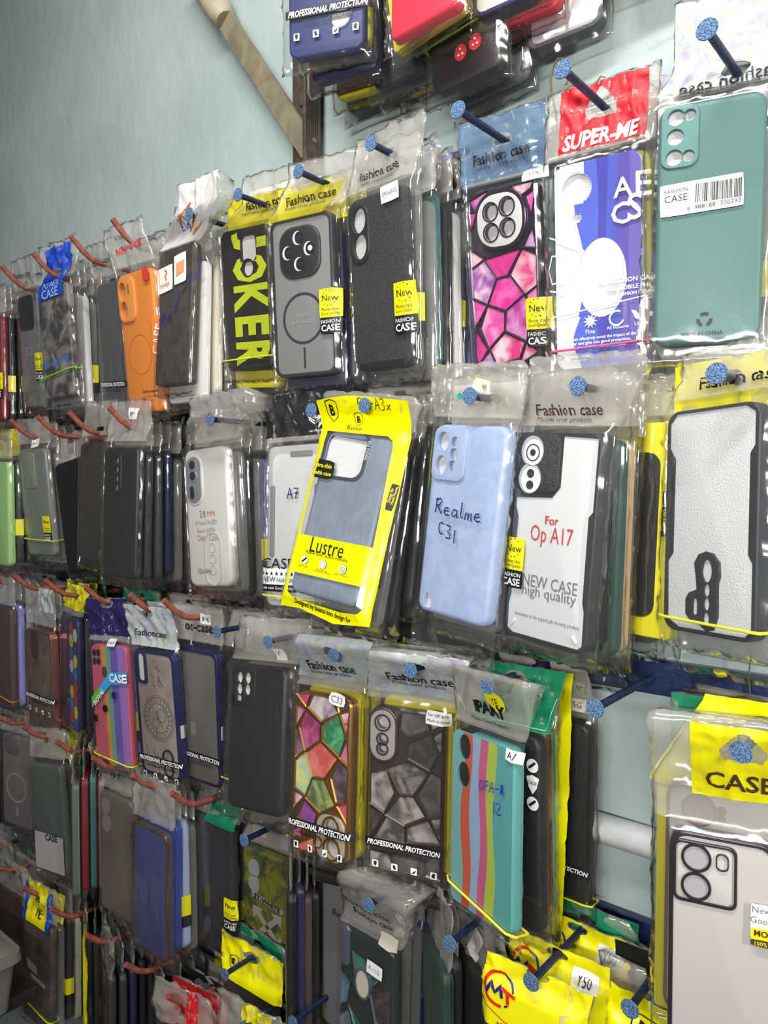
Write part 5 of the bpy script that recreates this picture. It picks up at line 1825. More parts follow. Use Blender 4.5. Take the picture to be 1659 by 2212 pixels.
P.text('For OP A76', P.X(.93), P.Z(-.006), .019, BLACK, rot=-3, parent=tg, off=.001)
P.text('Made in china', P.X(.93), P.Z(.026), .020, BLACK, rot=-3, parent=tg, off=.001)
P.protection(.825, -.02, 1.03)
stack(P, [('yellow', 'foil'), ('clear', 'foil'), 'yellow', 'black'], G3, dz=.003)

# coloured stones in gold
GEMS_MULTI = [[(0.027,0.023),(0.267,0.002),(0.203,0.087)],[(0.339,0.014),(0.642,0.021),(0.773,0.104),(0.492,0.166),(0.251,0.093)],[(0.01,0.099),(0.181,0.113),(0.01,0.214)],[(0.206,0.12),(0.471,0.191),(0.456,0.287),(0.206,0.365),(0.097,0.232)],[(0.518,0.196),(0.784,0.111),(0.904,0.247),(0.811,0.358),(0.525,0.282)],[(0.829,0.105),(0.972,0.088),(0.935,0.214)],[(0.243,0.382),(0.48,0.301),(0.779,0.38),(0.565,0.512),(0.36,0.518)],[(0.023,0.447),(0.219,0.384),(0.338,0.527),(0.221,0.646),(0.029,0.612)],[(0.802,0.393),(0.958,0.434),(0.937,0.63),(0.796,0.635),(0.699,0.508)],[(0.834,0.368),(0.938,0.268),(0.999,0.4)],[(0.35,0.538),(0.555,0.528),(0.754,0.662),(0.514,0.722),(0.246,0.659)],[(0.019,0.637),(0.187,0.66),(0.029,0.729)],[(0.224,0.68),(0.437,0.744),(0.387,0.824),(0.107,0.791)],[(0.82,0.663),(0.98,0.633),(0.964,0.738)],[(0.022,0.876),(0.16,0.855),(0.189,0.912),(0.025,0.906)],[(0.045,0.98),(0.416,0.889),(0.434,0.972),(0.197,0.99)],[(0.756,0.014),(0.968,0.025),(0.948,0.066),(0.805,0.09)],[(0.015,0.254),(0.075,0.25),(0.183,0.371),(0.032,0.414)]]
P = Pack([-.5209, -.0927, 1.2936, -.1032, -.0548, .0352, .074, .1565], 'phone case of many coloured stones set in gold under a silver foil header', 'coloured stone case', (-.481, 1.344), G3, mw=.010, clear=.004, top=.062, lean=0.114, crinkle=.45)
mm = [stone('raspberry', '#b03a72', '#d8579a'), stone('violet_cloud', '#7a3f8a', '#d8d3d0', 40), stone('dusty_pink', '#b85b86', '#d98fae'), stone('wine', '#8f2f62', '#c05f92', 70), stone('jade', '#2f7d57', '#5fc08a', 60), stone('pink_white', '#c94a80', '#f0cfd8', 60), stone('coral', '#cf5a52', '#e8918a', 45), stone('sky_lemon', '#8ec9c4', '#e2df8a', 45), stone('aubergine', '#4a3a48', '#7b6a78', 50), stone('rosewood', '#b54a78', '#d882a4', 60), stone('moss', '#5a6a4f', '#a3b86c', 45), stone('fuchsia_white', '#c94a72', '#f0d6dc', 60), stone('iris', '#6a4fa8', '#b04f90', 45), stone('cerise', '#c43a66', '#e06a8c', 50), stone('mulberry', '#8a3a7a', '#c06aa8', 50), stone('salmon', '#d8605f', '#e8a08a', 40), stone('ink', '#3d3a52', '#6a5a72', 50), stone('grape', '#55405f', '#8a6a90', 50)]
gd = TOK['gold']
lz = [circ(P.X(.72), P.Z(.80), .0085), circ(P.X(.74), P.Z(.925), .0085)]
P.case(gd, lz)
P.gems(GEMS_MULTI, mm, gd)
P.island(P.X(.70), P.Z(.865), .036, .043, .012, mat('pale_gold_glass', '#b9b2a6', .25, .2), lz, up=.0022)
P.ring(P.X(.72), P.Z(.80), .0112, .0022, gd, .0032)
P.ring(P.X(.74), P.Z(.925), .0112, .0022, gd, .0032)
P.ring(P.X(.50), P.Z(.905), .0060, .0014, gd, .0032)
P.film(FILM2, 22, 46)
P.card(FOIL, z0=.016)
P.fashion(-.002, P.hole[1] - .016, .062)
tg = P.patch(P.X(.80), P.Z(.015), .0215, .0120, PAPER, rot=-8, name='price_label', r=.004)
P.text('C33', P.X(.80), P.Z(.015), .0145, GREYP, rot=-8, parent=tg, off=.001)
P.protection(.822, -.10, 1.10)
stack(P, [('yellow', 'foil'), 'yellow', ('clear', 'yellow'), 'clear', ('dark grey', 'yellow')], G3, dz=.003)

# plain black
P = Pack([-.6101, -.1000, 1.3095, -.1308, -.0653, .0893, .0800, .1500], 'big plain black phone case with four round lens holes and a slot', 'plain black case', (-.573, 1.344), G3, mw=.010, clear=.001, amp=.9, top=.052, lean=0.114)
bm_ = mat('charcoal_soft_plastic', '#202125', .42, 0, (120, .5, .2))
lz = [circ(P.X(.165), P.Z(.095), .0052, .0064), circ(P.X(.165), P.Z(.175), .0052, .0064), circ(P.X(.315), P.Z(.095), .0052, .0064), circ(P.X(.315), P.Z(.175), .0052, .0064), rr(P.X(.165), P.Z(.240), .0095, .0062, .0022, 3)]
P.case(bm_, lz, bevel=.0045, foam_mat=mat('bright_foam', '#e8e8e8', .7))
P.island(P.X(.25), P.Z(.155), .034, .042, .006, bm_, lz, up=.0010, bevel=.0006)
P.film(FILM2, 22, 46)
tg = P.patch(P.X(.94), .014, .014, .0125, PAPER, name='price_label')
P.text('G', P.X(.95), .014, .006, BLACK, parent=tg, off=.001)
stack(P, [('clear', None), 'dark grey', ('yellow', None), 'black', 'black'], G3, dz=.003)
P = Pack(hang(-.672, Z3, .070, 4), 'black phone case in a clear bag beside the big plain black one', 'black case beside the plain one', (-.655, Z3), G3)
P.case(TOK['black'])
P.film(FILM2, 14, 30)
P.band(.93, .94, mat('lime_rubber'), 'lime rubber band beside the big plain black case', .0009)
stack(P, ['black', 'black', 'dark grey'], G3)

# grey with navy rim (behind the clock case)
P = Pack(hang(-.745, 1.338, .082, 4, 0, 2), 'plain grey phone case with navy rim beside the clock patterned case', 'grey case with navy rim', (-.745, Z3), G3, top=.054)
P.case(mat('stone_grey_plastic', '#6f6d68', .4))
nv = mat('deep_blue_chrome', '#20296a', .3, .4)
link_obj('bumper_rim', plate_mesh('bumper_rim', rr(0, -P.h / 2, P.w + .001, P.h + .001, .010, 6), [rr(0, -P.h / 2, P.w - .007, P.h - .007, .008, 6)], -.0010, P.t + .0004, .0014, nv), P.shell)
link_obj('side_button', box_mesh('side_button', (P.w / 2 + .0002, .002, P.Z(.64)), (P.w / 2 + .0016, .006, P.Z(.54)), TOK['white'], .0004), P.shell)
P.film(FILM2, 18, 36)
P.text('oc-case', .004, .026, .05, BLACK, bold=.02)
tg = P.patch(.016, .038, .020, .013, PAPER, name='price_label')
P.text('BSC', .016, .038, .012, BLACK, parent=tg, off=.001)
P.protection(.80, -.02, 1.05, icons=False)
stack(P, ['black', 'dark grey', 'black', 'black', 'dark grey'], G3)

# clock patterned
P = Pack([-.8052, -.0980, 1.2971, .0556, -.0276, .087, .0759, .1573], 'clear phone case with a clock face print and navy rim', 'clock patterned case', (-.815, 1.343), G3, clear=.003, top=.056)
P.case(mat('beige_clear_plastic', '#a39a94', .35, 0, None, ('#8f7f78', 18, 3)))
link_obj('bumper_rim', plate_mesh('bumper_rim', rr(0, -P.h / 2, P.w + .001, P.h + .001, .010, 6), [rr(0, -P.h / 2, P.w - .0085, P.h - .0065, .008, 6)], -.0010, P.t + .0004, .0014, nv), P.shell)
link_obj('side_button', box_mesh('side_button', (P.w / 2 + .0002, .002, P.Z(.66)), (P.w / 2 + .0018, .007, P.Z(.56)), TOK['white'], .0004), P.shell)
ck = mat('dark_grey_print', '#39393b')
cx, cz = P.X(.52), P.Z(.53)
for rad_, wd in ((.0265, .0006), (.0185, .0005), (.0290, .0003)):
    P.ring(cx, cz, rad_, wd, ck, .0003)
P.lines([[(cx + .0195 * math.cos(R(a)), cz + .0195 * math.sin(R(a))), (cx + .025 * math.cos(R(a)), cz + .025 * math.sin(R(a)))] for a in range(0, 360, 15)], .0007, ck, .0004, P.shell, y=0, name='clock_mark')
P.ring(cx + .006, cz + .004, .0085, .0005, ck, .0003)
P.ring(cx - .006, cz - .007, .0065, .0005, ck, .0003)
P.lines([[(cx, cz), (cx + .007, cz - .012)], [(cx, cz), (cx - .004, cz + .009)]], .0010, ck, .0004, P.shell, y=0, name='clock_hand')
tr = []
random.seed(11)
for k in range(16):
    x = P.X(random.uniform(.12, .86))
    z = P.Z(random.uniform(.06, .27) if k % 2 else random.uniform(.76, .95))
    a = random.choice((.006, .010, .014))
    tr.append([(x, z), (x, z - a * .6), (min(P.X(.90), x + a * .5), z - a * .6 - .002), (min(P.X(.90), x + a * .5), z - a)])
P.lines(tr, .0006, ck, .0004, P.shell, y=0, name='circuit_print')
link_obj('camera_frame', plate_mesh('camera_frame', rr(P.X(.20), P.Z(.135), .0185, .042, .005, 4), [rr(P.X(.20), P.Z(.135), .0105, .034, .004, 4)], -.0020, .0002, .0006, TOK['navy']), P.shell)
link_obj('camera_plate', plate_mesh('camera_plate', rr(P.X(.20), P.Z(.135), .0105, .034, .004, 4), [], -.0006, .0002, 0, TOK['white']), P.shell)
P.ring(P.X(.70), P.Z(.83), .0100, .0015, ch, .0020)
P.ring(P.X(.70), P.Z(.93), .0085, .0013, ch, .0020)
P.film(FILM2, 22, 46)
P.card(FOIL, z0=.006)
P.fashion(0, .022, .056, sub=False)
P.protection(.865, -.02, 1.10)
stack(P, [('navy', 'foil'), 'clear', 'navy', 'dark grey', 'black'], G3)

# rainbow with ribbon
P = Pack([-.9159, -.098, 1.2892, -.0059, -.080, .0739, .0763, .1609], 'pink to purple striped phone case crossed by a green and blue ribbon', 'ribbon striped case', (-.922, 1.343), G3, clear=.003, top=.062)
P.case(mat('pink_silicone', '#c9607a', .5))
cols = ['#c95b72', '#d59a35', '#6fa89a', '#6f5fb8', '#a678cf']
P.stripes([lambda f: 0, lambda f: .30 + .10 * f, lambda f: .42 + .07 * f, lambda f: .56 + .05 * f, lambda f: .76 + .05 * f, lambda f: 1], [mat('silicone_' + c[1:], c, .5) for c in cols])
for fx, fz in ((.10, .07), (.22, .07), (.10, .14), (.22, .14)):
    P.disc(P.X(fx), P.Z(fz), .0042, mat('matt_black'), -.0008, .0050)
P.disc(P.X(.38), P.Z(.225), .0052, TOK['brown'], -.0008, .0080)
P.film(FILM2, 22, 46)
P.card(mat('violet_print', '#2a2257', .5), z0=.012, hole=(.012, .006))
P.text('YE', P.sh(.02) + .004, .022, .014, mat('pale_violet_print', '#8f86c8', .5), parent=P.header)
tg = P.patch(.012, .004, .018, .010, PAPER, name='price_label')
P.text('REALM', .012, .004, .013, GREYP, parent=tg, off=.001)
gp, bp_ = mat('ribbon_green', '#5fae3a', .5), mat('ribbon_blue', '#3f9fd8', .5)
rb_ = P.fpolys([[(P.X(.02), P.Z(.44)), (P.X(.27), P.Z(.345)), (P.X(.34), P.Z(.41)), (P.X(.02), P.Z(.53))]], gp, .001, 'ribbon_print')
P.fpolys([[(P.X(.27), P.Z(.345)), (P.X(.58), P.Z(.22)), (P.X(1.04), P.Z(.205)), (P.X(1.04), P.Z(.305)), (P.X(.62), P.Z(.315)), (P.X(.34), P.Z(.41))]], bp_, .0012, 'ribbon_print', rb_)
P.text('CASE', P.X(.82), P.Z(.258), .034, WHITE, off=.0022, parent=rb_, bold=.03)
P.text('ROYAL', P.X(.27), P.Z(.425), .030, WHITE, rot=42, off=.0022, parent=rb_, bold=.03)
for fx, fz in ((.68, .40), (.40, .52), (.10, .61)):
    P.fpolys([circ(P.X(fx), P.Z(fz), .0050, None, 16)], BLACK if fx < .6 else mat('violet_print'), .001, 'round_badge')
P.band(.90, .965, mat('lime_rubber'), 'lime rubber band round the ribbon striped pack', .0011)
stack(P, [('lilac', 'violet', True), 'clear', 'brown', ('black', 'green'), 'dark red', ('black', 'yellow')], G3)

# rose gold
P = Pack([-1.1296, -.0883, 1.2807, .0273, .0108, .0188, .0765, .1607], 'brown clock print phone case with rose gold rim and protection band', 'rose gold rimmed case', (-1.130, 1.343), G3, clear=.003, top=.066)
P.case(mat('brown_clear_plastic', '#71624f', .4, 0, None, ('#4f4238', 30, 4)))
link_obj('bumper_rim', plate_mesh('bumper_rim', rr(0, -P.h / 2, P.w + .001, P.h + .001, .010, 6), [rr(0, -P.h / 2, P.w - .008, P.h - .006, .008, 6)], -.0010, P.t + .0004, .0014, TOK['rose gold']), P.shell)
P.ring(P.X(.45), P.Z(.40), .020, .0007, ck, .0003)
P.ring(P.X(.45), P.Z(.40), .013, .0006, ck, .0003)
link_obj('camera_plate', plate_mesh('camera_plate', rr(P.X(.33), P.Z(.14), .020, .044, .006, 4), [], -.0012, .0002, .0005, mat('dark_maroon', '#3d2320', .4)), P.shell)
P.film(FILM2, 22, 46)
P.card(FOIL, z0=.030, x0=.0, x1=.042, hole=(.001, .001))
P.protection(.64, -.04, 1.10)
stack(P, ['rose gold', 'rose gold', 'navy', ('navy', None)], G3)
# mid packs
P = Pack(hang(-1.0575, Z3, .080, -10), 'hexagon patterned phone case edge in many colours beside the rose gold rimmed case', 'hexagon patterned case', (-1.030, Z3), G3, clear=.003)
P.case(TOK['navy'])
hexc = ['#b8323a', '#d8c82a', '#2a5fae', '#c9cfd8', '#3a3a78', '#d8c82a', '#2f73c0', '#b8323a']
for k in range(8):
    for q in range(2):
        cx, cz = P.X(.70 + .22 * q), P.Z(.09 + .115 * k + .055 * q)
        P.polys([[(cx + .0095 * math.cos(R(a)), cz + .0105 * math.sin(R(a))) for a in range(0, 360, 60)]], mat('hex_' + hexc[(k + 3 * q) % 8][1:], hexc[(k + 3 * q) % 8], .45), -.0005, 'printed_hexagon', P.shell)
P.film(FILM2, 14, 30)
P.card(YEL, z0=.012, hole=(.012, .007))
stack(P, [('dark grey', 'yellow'), ('purple', 'yellow'), ('purple', 'green'), 'dark red'], G3, yaw_to=R(-12), step=.0140, y_end=-.004, nail=(-1.055, Z3))
P = Pack(hang(-1.228, Z3, .105, 2), 'greyish brown phone case in a dusty bag above the case with a white ring', 'dusty brown case', (-1.228, Z3), G3)
P.case(TOK['brown'])
P.film(FILM2, 14, 30)
P.band(.84, .90, mat('orange_rubber2', '#c98a2a', .5), 'orange rubber band round the dusty brown pack', .0010)
stack(P, ['lilac', 'pale blue', 'pale blue', 'dark grey', 'black', 'black'], G3)

# ------------------------------------------------------------------ ROW FOUR
P = Pack([-1.2106, -.0882, 1.1008, .0276, .0369, .2205, .0740, .1500], 'frosted grey phone case with a pale magnetic ring and bar', 'pale ringed frosted case', (-1.205, Z4), G4, clear=.002, top=.046)
P.case(mat('frosted_mauve_plastic', '#777073', .5))
P.ring(P.X(.46), P.Z(.57), .0245, .0030, mat('pale_ring_print', '#9a9496', .5), .0003)
link_obj('magnet_bar', plate_mesh('magnet_bar', rr(P.X(.48), P.Z(.83), .0045, .015, .001, 2), [], -.0004, .0003, 0, mat('pale_ring_print')), P.shell)
link_obj('camera_plate', plate_mesh('camera_plate', rr(P.X(.36), P.Z(.12), .036, .026, .011, 5), [], -.0012, .0002, .0004, mat('mauve_grey_plate', '#6a6466', .5)), P.shell)
P.film(FILM2, 18, 36)
stack(P, ['grey', 'brown', 'dark grey', 'black', 'black'], G4)
P = Pack(hang(-1.105, Z4, .095, 8, -6, 0, drop=.04), 'half empty white pack with torn lower end beside the pale ringed case', 'torn white pack', (-1.105, Z4), G4, clear=.002)
P.case(mat('grey_green_plastic', '#59625f', .4))
P.film(FILM2, 14, 30)
wp = P.patch(P.X(.5), P.Z(.80), .070, .055, mat('dusty_white_film', '#a9a4a0', .5), name='white_panel', rot=-3)
P.text('CASE', P.X(.60), P.Z(.66), .030, ck, parent=wp, off=.0012, bold=.03)
stack(P, ['brown', ('teal', 'yellow'), 'green', 'dark grey', 'black'], G4)
P = Pack(hang(-1.020, Z4, .092, -34), 'pale green phone case under a curled yellow top beside the torn white pack', 'pale green case', (-1.005, Z4), G4)
P.case(mat('sage_plastic', '#62756c', .4))
P.film(FILM2, 14, 30)
P.card(YEL, z0=-.014, x0=-.02, x1=.03)
stack(P, [('dark red', 'green'), 'teal', ('pink', 'white'), 'brown', ('black', None), 'navy'], G4, yaw_to=R(-34), step=.0135, y_end=.0)
P = Pack(hang(-.908, Z4, .095, 2), 'dusty clear phone case with two dim lenses beside the blue gold rimmed case', 'dusty clear case', (-.890, Z4), G4, clear=.002, amp=1.5)
P.case(mat('taupe_plastic', '#6a625a', .4), [])
P.disc(P.X(.22), P.Z(.12), .010, mat('dim_lens', '#8d867e', .3), -.001, .012)
P.disc(P.X(.24), P.Z(.26), .010, mat('dim_lens'), -.001, .012)
P.film(FILM2, 18, 36)
P.text('Fash', .0, .028, .026, BLACK)
stack(P, ['black', 'navy', ('black', 'green'), 'black', 'black', 'dark grey'], G4)
P = Pack([-.8194, -.0959, 1.072, -.0029, .0, .022, .0726, .1601], 'dull blue phone case with a thin gold rim in a wrinkled dusty bag', 'blue gold rimmed case', (-.815, Z4), G4, clear=.002, amp=1.6, top=.066)
P.case(mat('dull_blue_plastic', '#454d82', .45, 0, (150, .5, .15)))
link_obj('bumper_rim', plate_mesh('bumper_rim', rr(0, -P.h / 2, P.w + .001, P.h + .001, .010, 6), [rr(0, -P.h / 2, P.w - .0025, P.h - .0025, .009, 6)], -.0008, .0030, .0006, gd), P.shell)
P.film(FILM2, 22, 46)
stack(P, [('blue', None), ('pale blue', None, True), ('clear', None), ('black', None, True), 'gold', 'navy'], G4)
P = Pack(hang(-.752, Z4, .052, 2, 0, 0), 'dark phone case under a bright green header next to the dull blue case', 'green headed dark case', (-.734, Z4), G4)
P.case(TOK['dark grey'])
P.film(FILM2, 14, 30)
P.card(mat('green_print'), z0=-.004, x0=-.012, x1=.042, hole=(.004, .002))
P.new_sticker(P.X(.97), P.Z(.62), .021)
stack(P, [('navy', None, True), ('dark grey', 'green'), 'dark red'], G4, nail=(-.745, Z4), dx=.0008)
Q = Pack(hang(-.722, Z4, .0135, 0, 0, 0), 'dark red phone case with a white tag beside the yellow graffiti case', 'red tagged case', (-.728, Z4), G4)
Q.case(TOK['dark red'])
Q.film(FILM2, 14, 30)
tg = Q.patch(.018, -.012, .026, .014, PAPER, name='price_label')
Q.text('VIVO', .018, -.012, .018, BLACK, parent=tg, off=.001)
Q.new_sticker(Q.X(.93), Q.Z(.50), .020)
# yellow graffiti
P = Pack([-.6699, -.0381, 1.0636, .086, .0711, .1674, .0740, .1560], 'yellow graffiti phone case with a large white crossed arrows print', 'yellow graffiti case', (-.640, Z4), G4, clear=.002)
P.case(mat('graffiti_print', '#8a8a22', .5, 0, None, ('#3a4a38', 55, 5)))
wt = mat('grey_white_print', '#b5b2aa', .5)
cx, cz = P.X(.52), P.Z(.60)
ar = []
for sx, sz in ((1, 1), (-1, 1), (-1, -1), (1, -1)):
    def q(a, b):
        # a along the diagonal, b across
        return (cx + (sx * a - sx * b) * .707, cz + (sz * a + sz * b) * .707)
    ar.append([q(.003, -.0035), q(.019, -.0035), q(.019, -.011), q(.031, 0), q(.019, .011), q(.019, .0035), q(.003, .0035)])
P.polys(ar, wt, -.0005, 'crossed_arrows', P.shell)
P.polys([[(P.X(a), P.Z(b)) for a, b in l] for l in ([(.2, .34), (.85, .40), (.83, .45), (.22, .39)],)], wt, -.0005, 'bar_print', P.shell)
P.text('ST-WHITE', P.X(.52), P.Z(.395), .040, BLACK, y=0, off=.0009, parent=P.shell, rot=-9, bold=.04)
for fz in (.15, .28):
    P.disc(P.X(.25), P.Z(fz), .0085, mat('grey_felt'), -.0006, .0115)
tg = P.patch(P.X(.80), P.Z(.965), .026, .014, PAPER, rot=-6, name='price_label')
P.text('GM-A12', P.X(.80), P.Z(.965), .018, BLACK, rot=-6, parent=tg, off=.001)
P.film(FILM2, 18, 36)
P = Pack(hang(-.604, Z4, .060, -44, 0, 0, drop=.055), 'slim black phone case seen edge on under the coloured stone case', 'edge on black case', (-.600, Z4), G4, top=.056)
P.case(TOK['black'])
P.film(FILM2, 14, 30)
stack(P, ['navy', 'brown', 'black'], G4, yaw_to=R(-44), step=.0150, nail=(-.600, Z4 - .02), y_end=.02)
P = Pack(hang(-.530, Z4, .050, 4, 0, 0, drop=.045), 'pale grey phone case edge on beside the teal stone case', 'pale grey slim case', (-.530, Z4), G4)
P.case(TOK['grey'])
P.film(FILM2, 14, 30)
P.text('Realme 8', 0, P.Z(.2), .04, ck)
stack(P, ['grey', ('yellow', 'yellow')], G4)

# teal stones
P = Pack([-.4753, -.0765, 1.0594, -.0461, -.0182, -.0638, .0735, .1500], 'teal and grey stone phone case with silver ridges and small white tag', 'teal stone case', (-.438, 1.122), G4, mw=.007, clear=.004, top=.078, lean=0.114, crinkle=.45)
tm = [stone('teal', '#2f6a58', '#4f8f78', 50), stone('slate_blue', '#4a6478', '#6d8aa0', 45), stone('dark_taupe', '#3a3434', '#5a5250', 50), stone('emerald', '#1f6a4a', '#3f9a70', 50), stone('steel', '#59666f', '#8a98a0', 50)]
tf = mat('cool_silver_chrome', '#8f9ab5', .2, .7)
P.case(mat('grey_pearl_plastic', '#2f3b3a', .3, .2))
GT_ = [[(.28, .13), (.55, .15), (.75, .22), (.55, .33), (.33, .26)], [(.04, .30), (.22, .34), (.18, .47), (.04, .52)], [(.62, .35), (.96, .25), (.96, .52), (.72, .50)], [(.22, .50), (.45, .58), (.72, .53), (.62, .64), (.40, .68)], [(.04, .60), (.20, .54), (.36, .70), (.12, .80)], [(.42, .72), (.66, .67), (.92, .80), (.60, .92)], [(.72, .56), (.96, .57), (.96, .74)], [(.08, .84), (.36, .74), (.55, .93), (.2, .97)]]
P.gems(GT_, tm, tf)
P.island(P.X(.12), P.Z(.12), .012, .040, .005, tf, [], up=.0024)
P.ring(P.X(.48), P.Z(.30), .0110, .0022, tf, .0030, rz=.0150)
P.disc(P.X(.48), P.Z(.30), .0090, TOK['cream'], -.0024, .0128)
P.film(FILM2, 22, 46)
P.fashion(-.008, .036, .058, sub=False, rot=0)
P.text('Fashion case', -.002 + P.sh(.026), .024, .052, BLACK, bold=.012)
tg = P.patch(P.X(.72), P.Z(.155), .021, .013, PAPER, rot=-4, name='price_label')
P.text('K-11G', P.X(.72), P.Z(.155), .014, GREYP, rot=-4, parent=tg, off=.001)
t2 = P.patch(P.X(.92), .008, .022, .013, mat('beige_paper_label'), rot=-6, name='price_label')
stack(P, [('clear', None), 'clear', 'blue', ('clear', 'yellow'), 'black'], G4, dz=.003)
P = Pack(hang(-.398, Z4, .070, -40, 0, 0, drop=.05), 'green edged black phone case between the teal stone case and the yellow headers', 'green edged black case', (-.388, Z4), G4)
P.case(TOK['green'])
P.film(FILM2, 14, 30)
stack(P, ['black', 'teal', 'black', 'black'], G4, yaw_to=R(-40), step=.0135, y_end=.01)
P = Pack(hang(-.352, Z4, .078, -30, 0, 0, drop=.045), 'dark phone case in a scuffed bag beside the yellow headers', 'scuffed dark case', (-.349, Z4), G4, amp=1.6)
P.case(mat('soot_plastic', '#232526', .45, 0, (200, .6, .2)))
P.film(FILM2, 18, 36)
tg = P.patch(-.004, .024, .017, .030, mat('black_white_label', '#cfcac2', .6), name='price_label', rot=-20)
P.text('OPPO', -.004, .024, .02, BLACK, rot=-70, parent=tg, off=.001)
stack(P, ['black', 'dark grey', 'black', 'black'], G4, yaw_to=R(-30), step=.0135, y_end=.01)

# a case lying flat, squeezed under the nails below the stone cases
P = Pack([-.556, -.045, 1.098, R(-94), R(0), R(90), .062, .172], 'dark phone case lying flat under the two stone cases, gold line on its edge', 'flat lying dark case', None, G4, top=.003, mw=.004)
P.root.rotation_euler = (Matrix.Rotation(R(-5.5), 3, 'Y') @ Euler((R(-94), 0, R(90))).to_matrix()).to_euler()
P.M = Matrix.Translation(P.root.location) @ P.root.rotation_euler.to_matrix().to_4x4()
P.case(TOK['black'])
link_obj('gold_line', box_mesh('gold_line', (-P.w / 2 - .0005, .004, -P.h * .95), (-P.w / 2 + .0002, .0052, -P.h * .42), gd), P.shell)
link_obj('side_button', box_mesh('side_button', (-P.w / 2 - .0008, .003, -P.h * .36), (-P.w / 2 + .0002, .007, -P.h * .22), TOK['grey'], .0003), P.shell)
P.film(FILM2, 14, 36)

# yellow headers with red and blue letters
def mt_pack(pose, label, short, tagtext=None):
    P = Pack(pose, label, short, (-.274, 1.122), G4, mw=.009, top=.0245, mb=.012, clear=.002, crinkle=.7)
    P.case(CLEARP)
    P.film(FILM, 20, 40)
    P.card(YEL, z0=-.032, z1=.024, hole=(.0095, .0042), nx=34, nz=20)
    rd_, bl_ = mat('logo_red', '#d9261c', .45), mat('logo_blue', '#1f1c78', .45)
    cx, cz = -.026, .000
    rg_ = P.lines([[(cx + .0125 * math.cos(R(a)), cz + .0125 * math.sin(R(a))) for a in range(75, 296, 13)]], .0026, rd_, .0012, P.header, name='logo_ring')
    P.lines([[(cx + .0125 * math.cos(R(a)), cz + .0125 * math.sin(R(a))) for a in range(75, 0, -13)], [(cx + .0125 * math.cos(R(a)), cz + .0125 * math.sin(R(a))) for a in range(296, 320, 8)]], .0016, bl_, .0012, P.header, name='logo_ring')
    P.lines([[(cx - .0105, cz - .0045), (cx - .0065, cz + .0045), (cx - .0030, cz - .0025), (cx + .0020, cz + .0040), (cx + .0032, cz - .0050)]], .0026, bl_, .0014, P.header, name='logo_letter')
    P.lines([[(cx + .0030, cz + .0030), (cx + .0145, cz - .0005)], [(cx + .0080, cz + .0012), (cx + .0085, cz - .0080)]], .0026, rd_, .0016, P.header, name='logo_letter')
    P.lines([[(-.042, -.015), (-.033, -.0175), (-.02, -.024), (-.005, -.0245)], [(.010, -.018), (.026, -.024), (.041, -.030)], [(.006, -.021), (.022, -.0265), (.036, -.0310)], [(.004, -.0215), (.02, -.0265)]], .0007, rd_, .0012, P.header, name='swoosh_print')
    P.fpolys([[(-.008, -.0310), (.026, -.0310), (.026, -.0260), (-.008, -.0250)]], rd_, .0011, 'red_panel', P.header)
    P.text('=Case', .009, -.0285, .024, YEL, parent=P.header, off=.0018, bold=.03)
    P.text('MT', -.022, -.0280, .008, bl_, parent=P.header, off=.0014)
    if tagtext:
        tg = P.patch(.024, .0075, .0225, .0140, PAPER, rot=0, name='price_label', off=.0012, r=.002)
        P.text(tagtext, .0235, .0070, .0120, BLACK, parent=tg, off=.0019, hs=1.3)
    else:
        P.fpolys([[(.024, .002), (.032, .004), (.033, -.012), (.026, -.012), (.023, -.007), (.026, -.005)]], mat('torn_paper', '#cfc78f', .6), .0012, 'torn_label', P.header)
    return P
P = mt_pack([-.2780, -.112, 1.1010, .04, .045, .10, .070, .16], 'yellow header pack with red and blue letters and a torn label', 'torn label yellow header')
Q = mt_pack([-.2735, -.078, 1.1040, .03, .03, .06, .070, .16], 'yellow header pack with red and blue letters and a Y50 tag', 'Y50 yellow header', 'Y50')
Q = mt_pack([-.2680, -.043, 1.1090, .02, .03, .04, .070, .16], 'yellow header pack deepest on its nail with a half hidden Y50 tag', 'deepest yellow header', 'Y50')
stack(Q, [('black', 'green'), 'black'], G4)
Q = Pack([-.205, -.076, 1.085, .0, .10, .0, .052, .15], 'yellow bag with a shield badge beside the yellow header packs', 'yellow shield badge bag', (-.205, 1.122), G4, mw=.003, top=.030)
Q.case(YEL, r=.004, bevel=.001)
Q.card(yb, z0=-.016, hole=(.001, .001))
shield(Q, Q.sh(.01), .006, .0215, Q.header)
Q = Pack([-.200, -.055, 1.075, .0, .0, .0, .0735, .155], 'dark red phone case under the white pipe behind the yellow shield badge bag', 'dark red case under the pipe', (-.205, 1.122), G4, top=.050)
Q.case(TOK['dark red'])
Q.film(FILM2, 14, 30)
stack(Q, [('black', 'black'), 'dark grey'], G4)
nail(-.205, 1.122, .10, 'dark blue nail holding the yellow shield badge bag')

# ------------------------------------------------------------------ ROW FIVE
P = Pack(hang(-1.228, Z5, .095, 3), 'dull phone case with pink edge above the grey bin', 'dull pink edged case', (-1.228, Z5), G5)
P.case(TOK['brown'])
P.film(FILM2, 14, 30)
stack(P, [('pink', 'blue', True), 'pale blue', 'dark grey', 'black', 'black'], G5)
P = Pack(hang(-1.115, Z5, .105, 6, 3, 0), 'smoky phone case under a yellow and blue header, tied with lime rubber', 'yellow and blue headed case', (-1.115, Z5), G5, clear=.002, top=.060, amp=1.4)
P.case(mat('smoky_brown_plastic', '#4a4240', .4, 0, None, ('#6a5f5c', 25, 4)))
P.polys([[(P.X(a), P.Z(b)) for a, b in l] for l in ([(.15, .40), (.5, .44), (.55, .52), (.2, .50)], [(.3, .53), (.85, .56), (.8, .60), (.35, .58)])], mat('grey_white_print'), -.0005, 'scrawl_print')
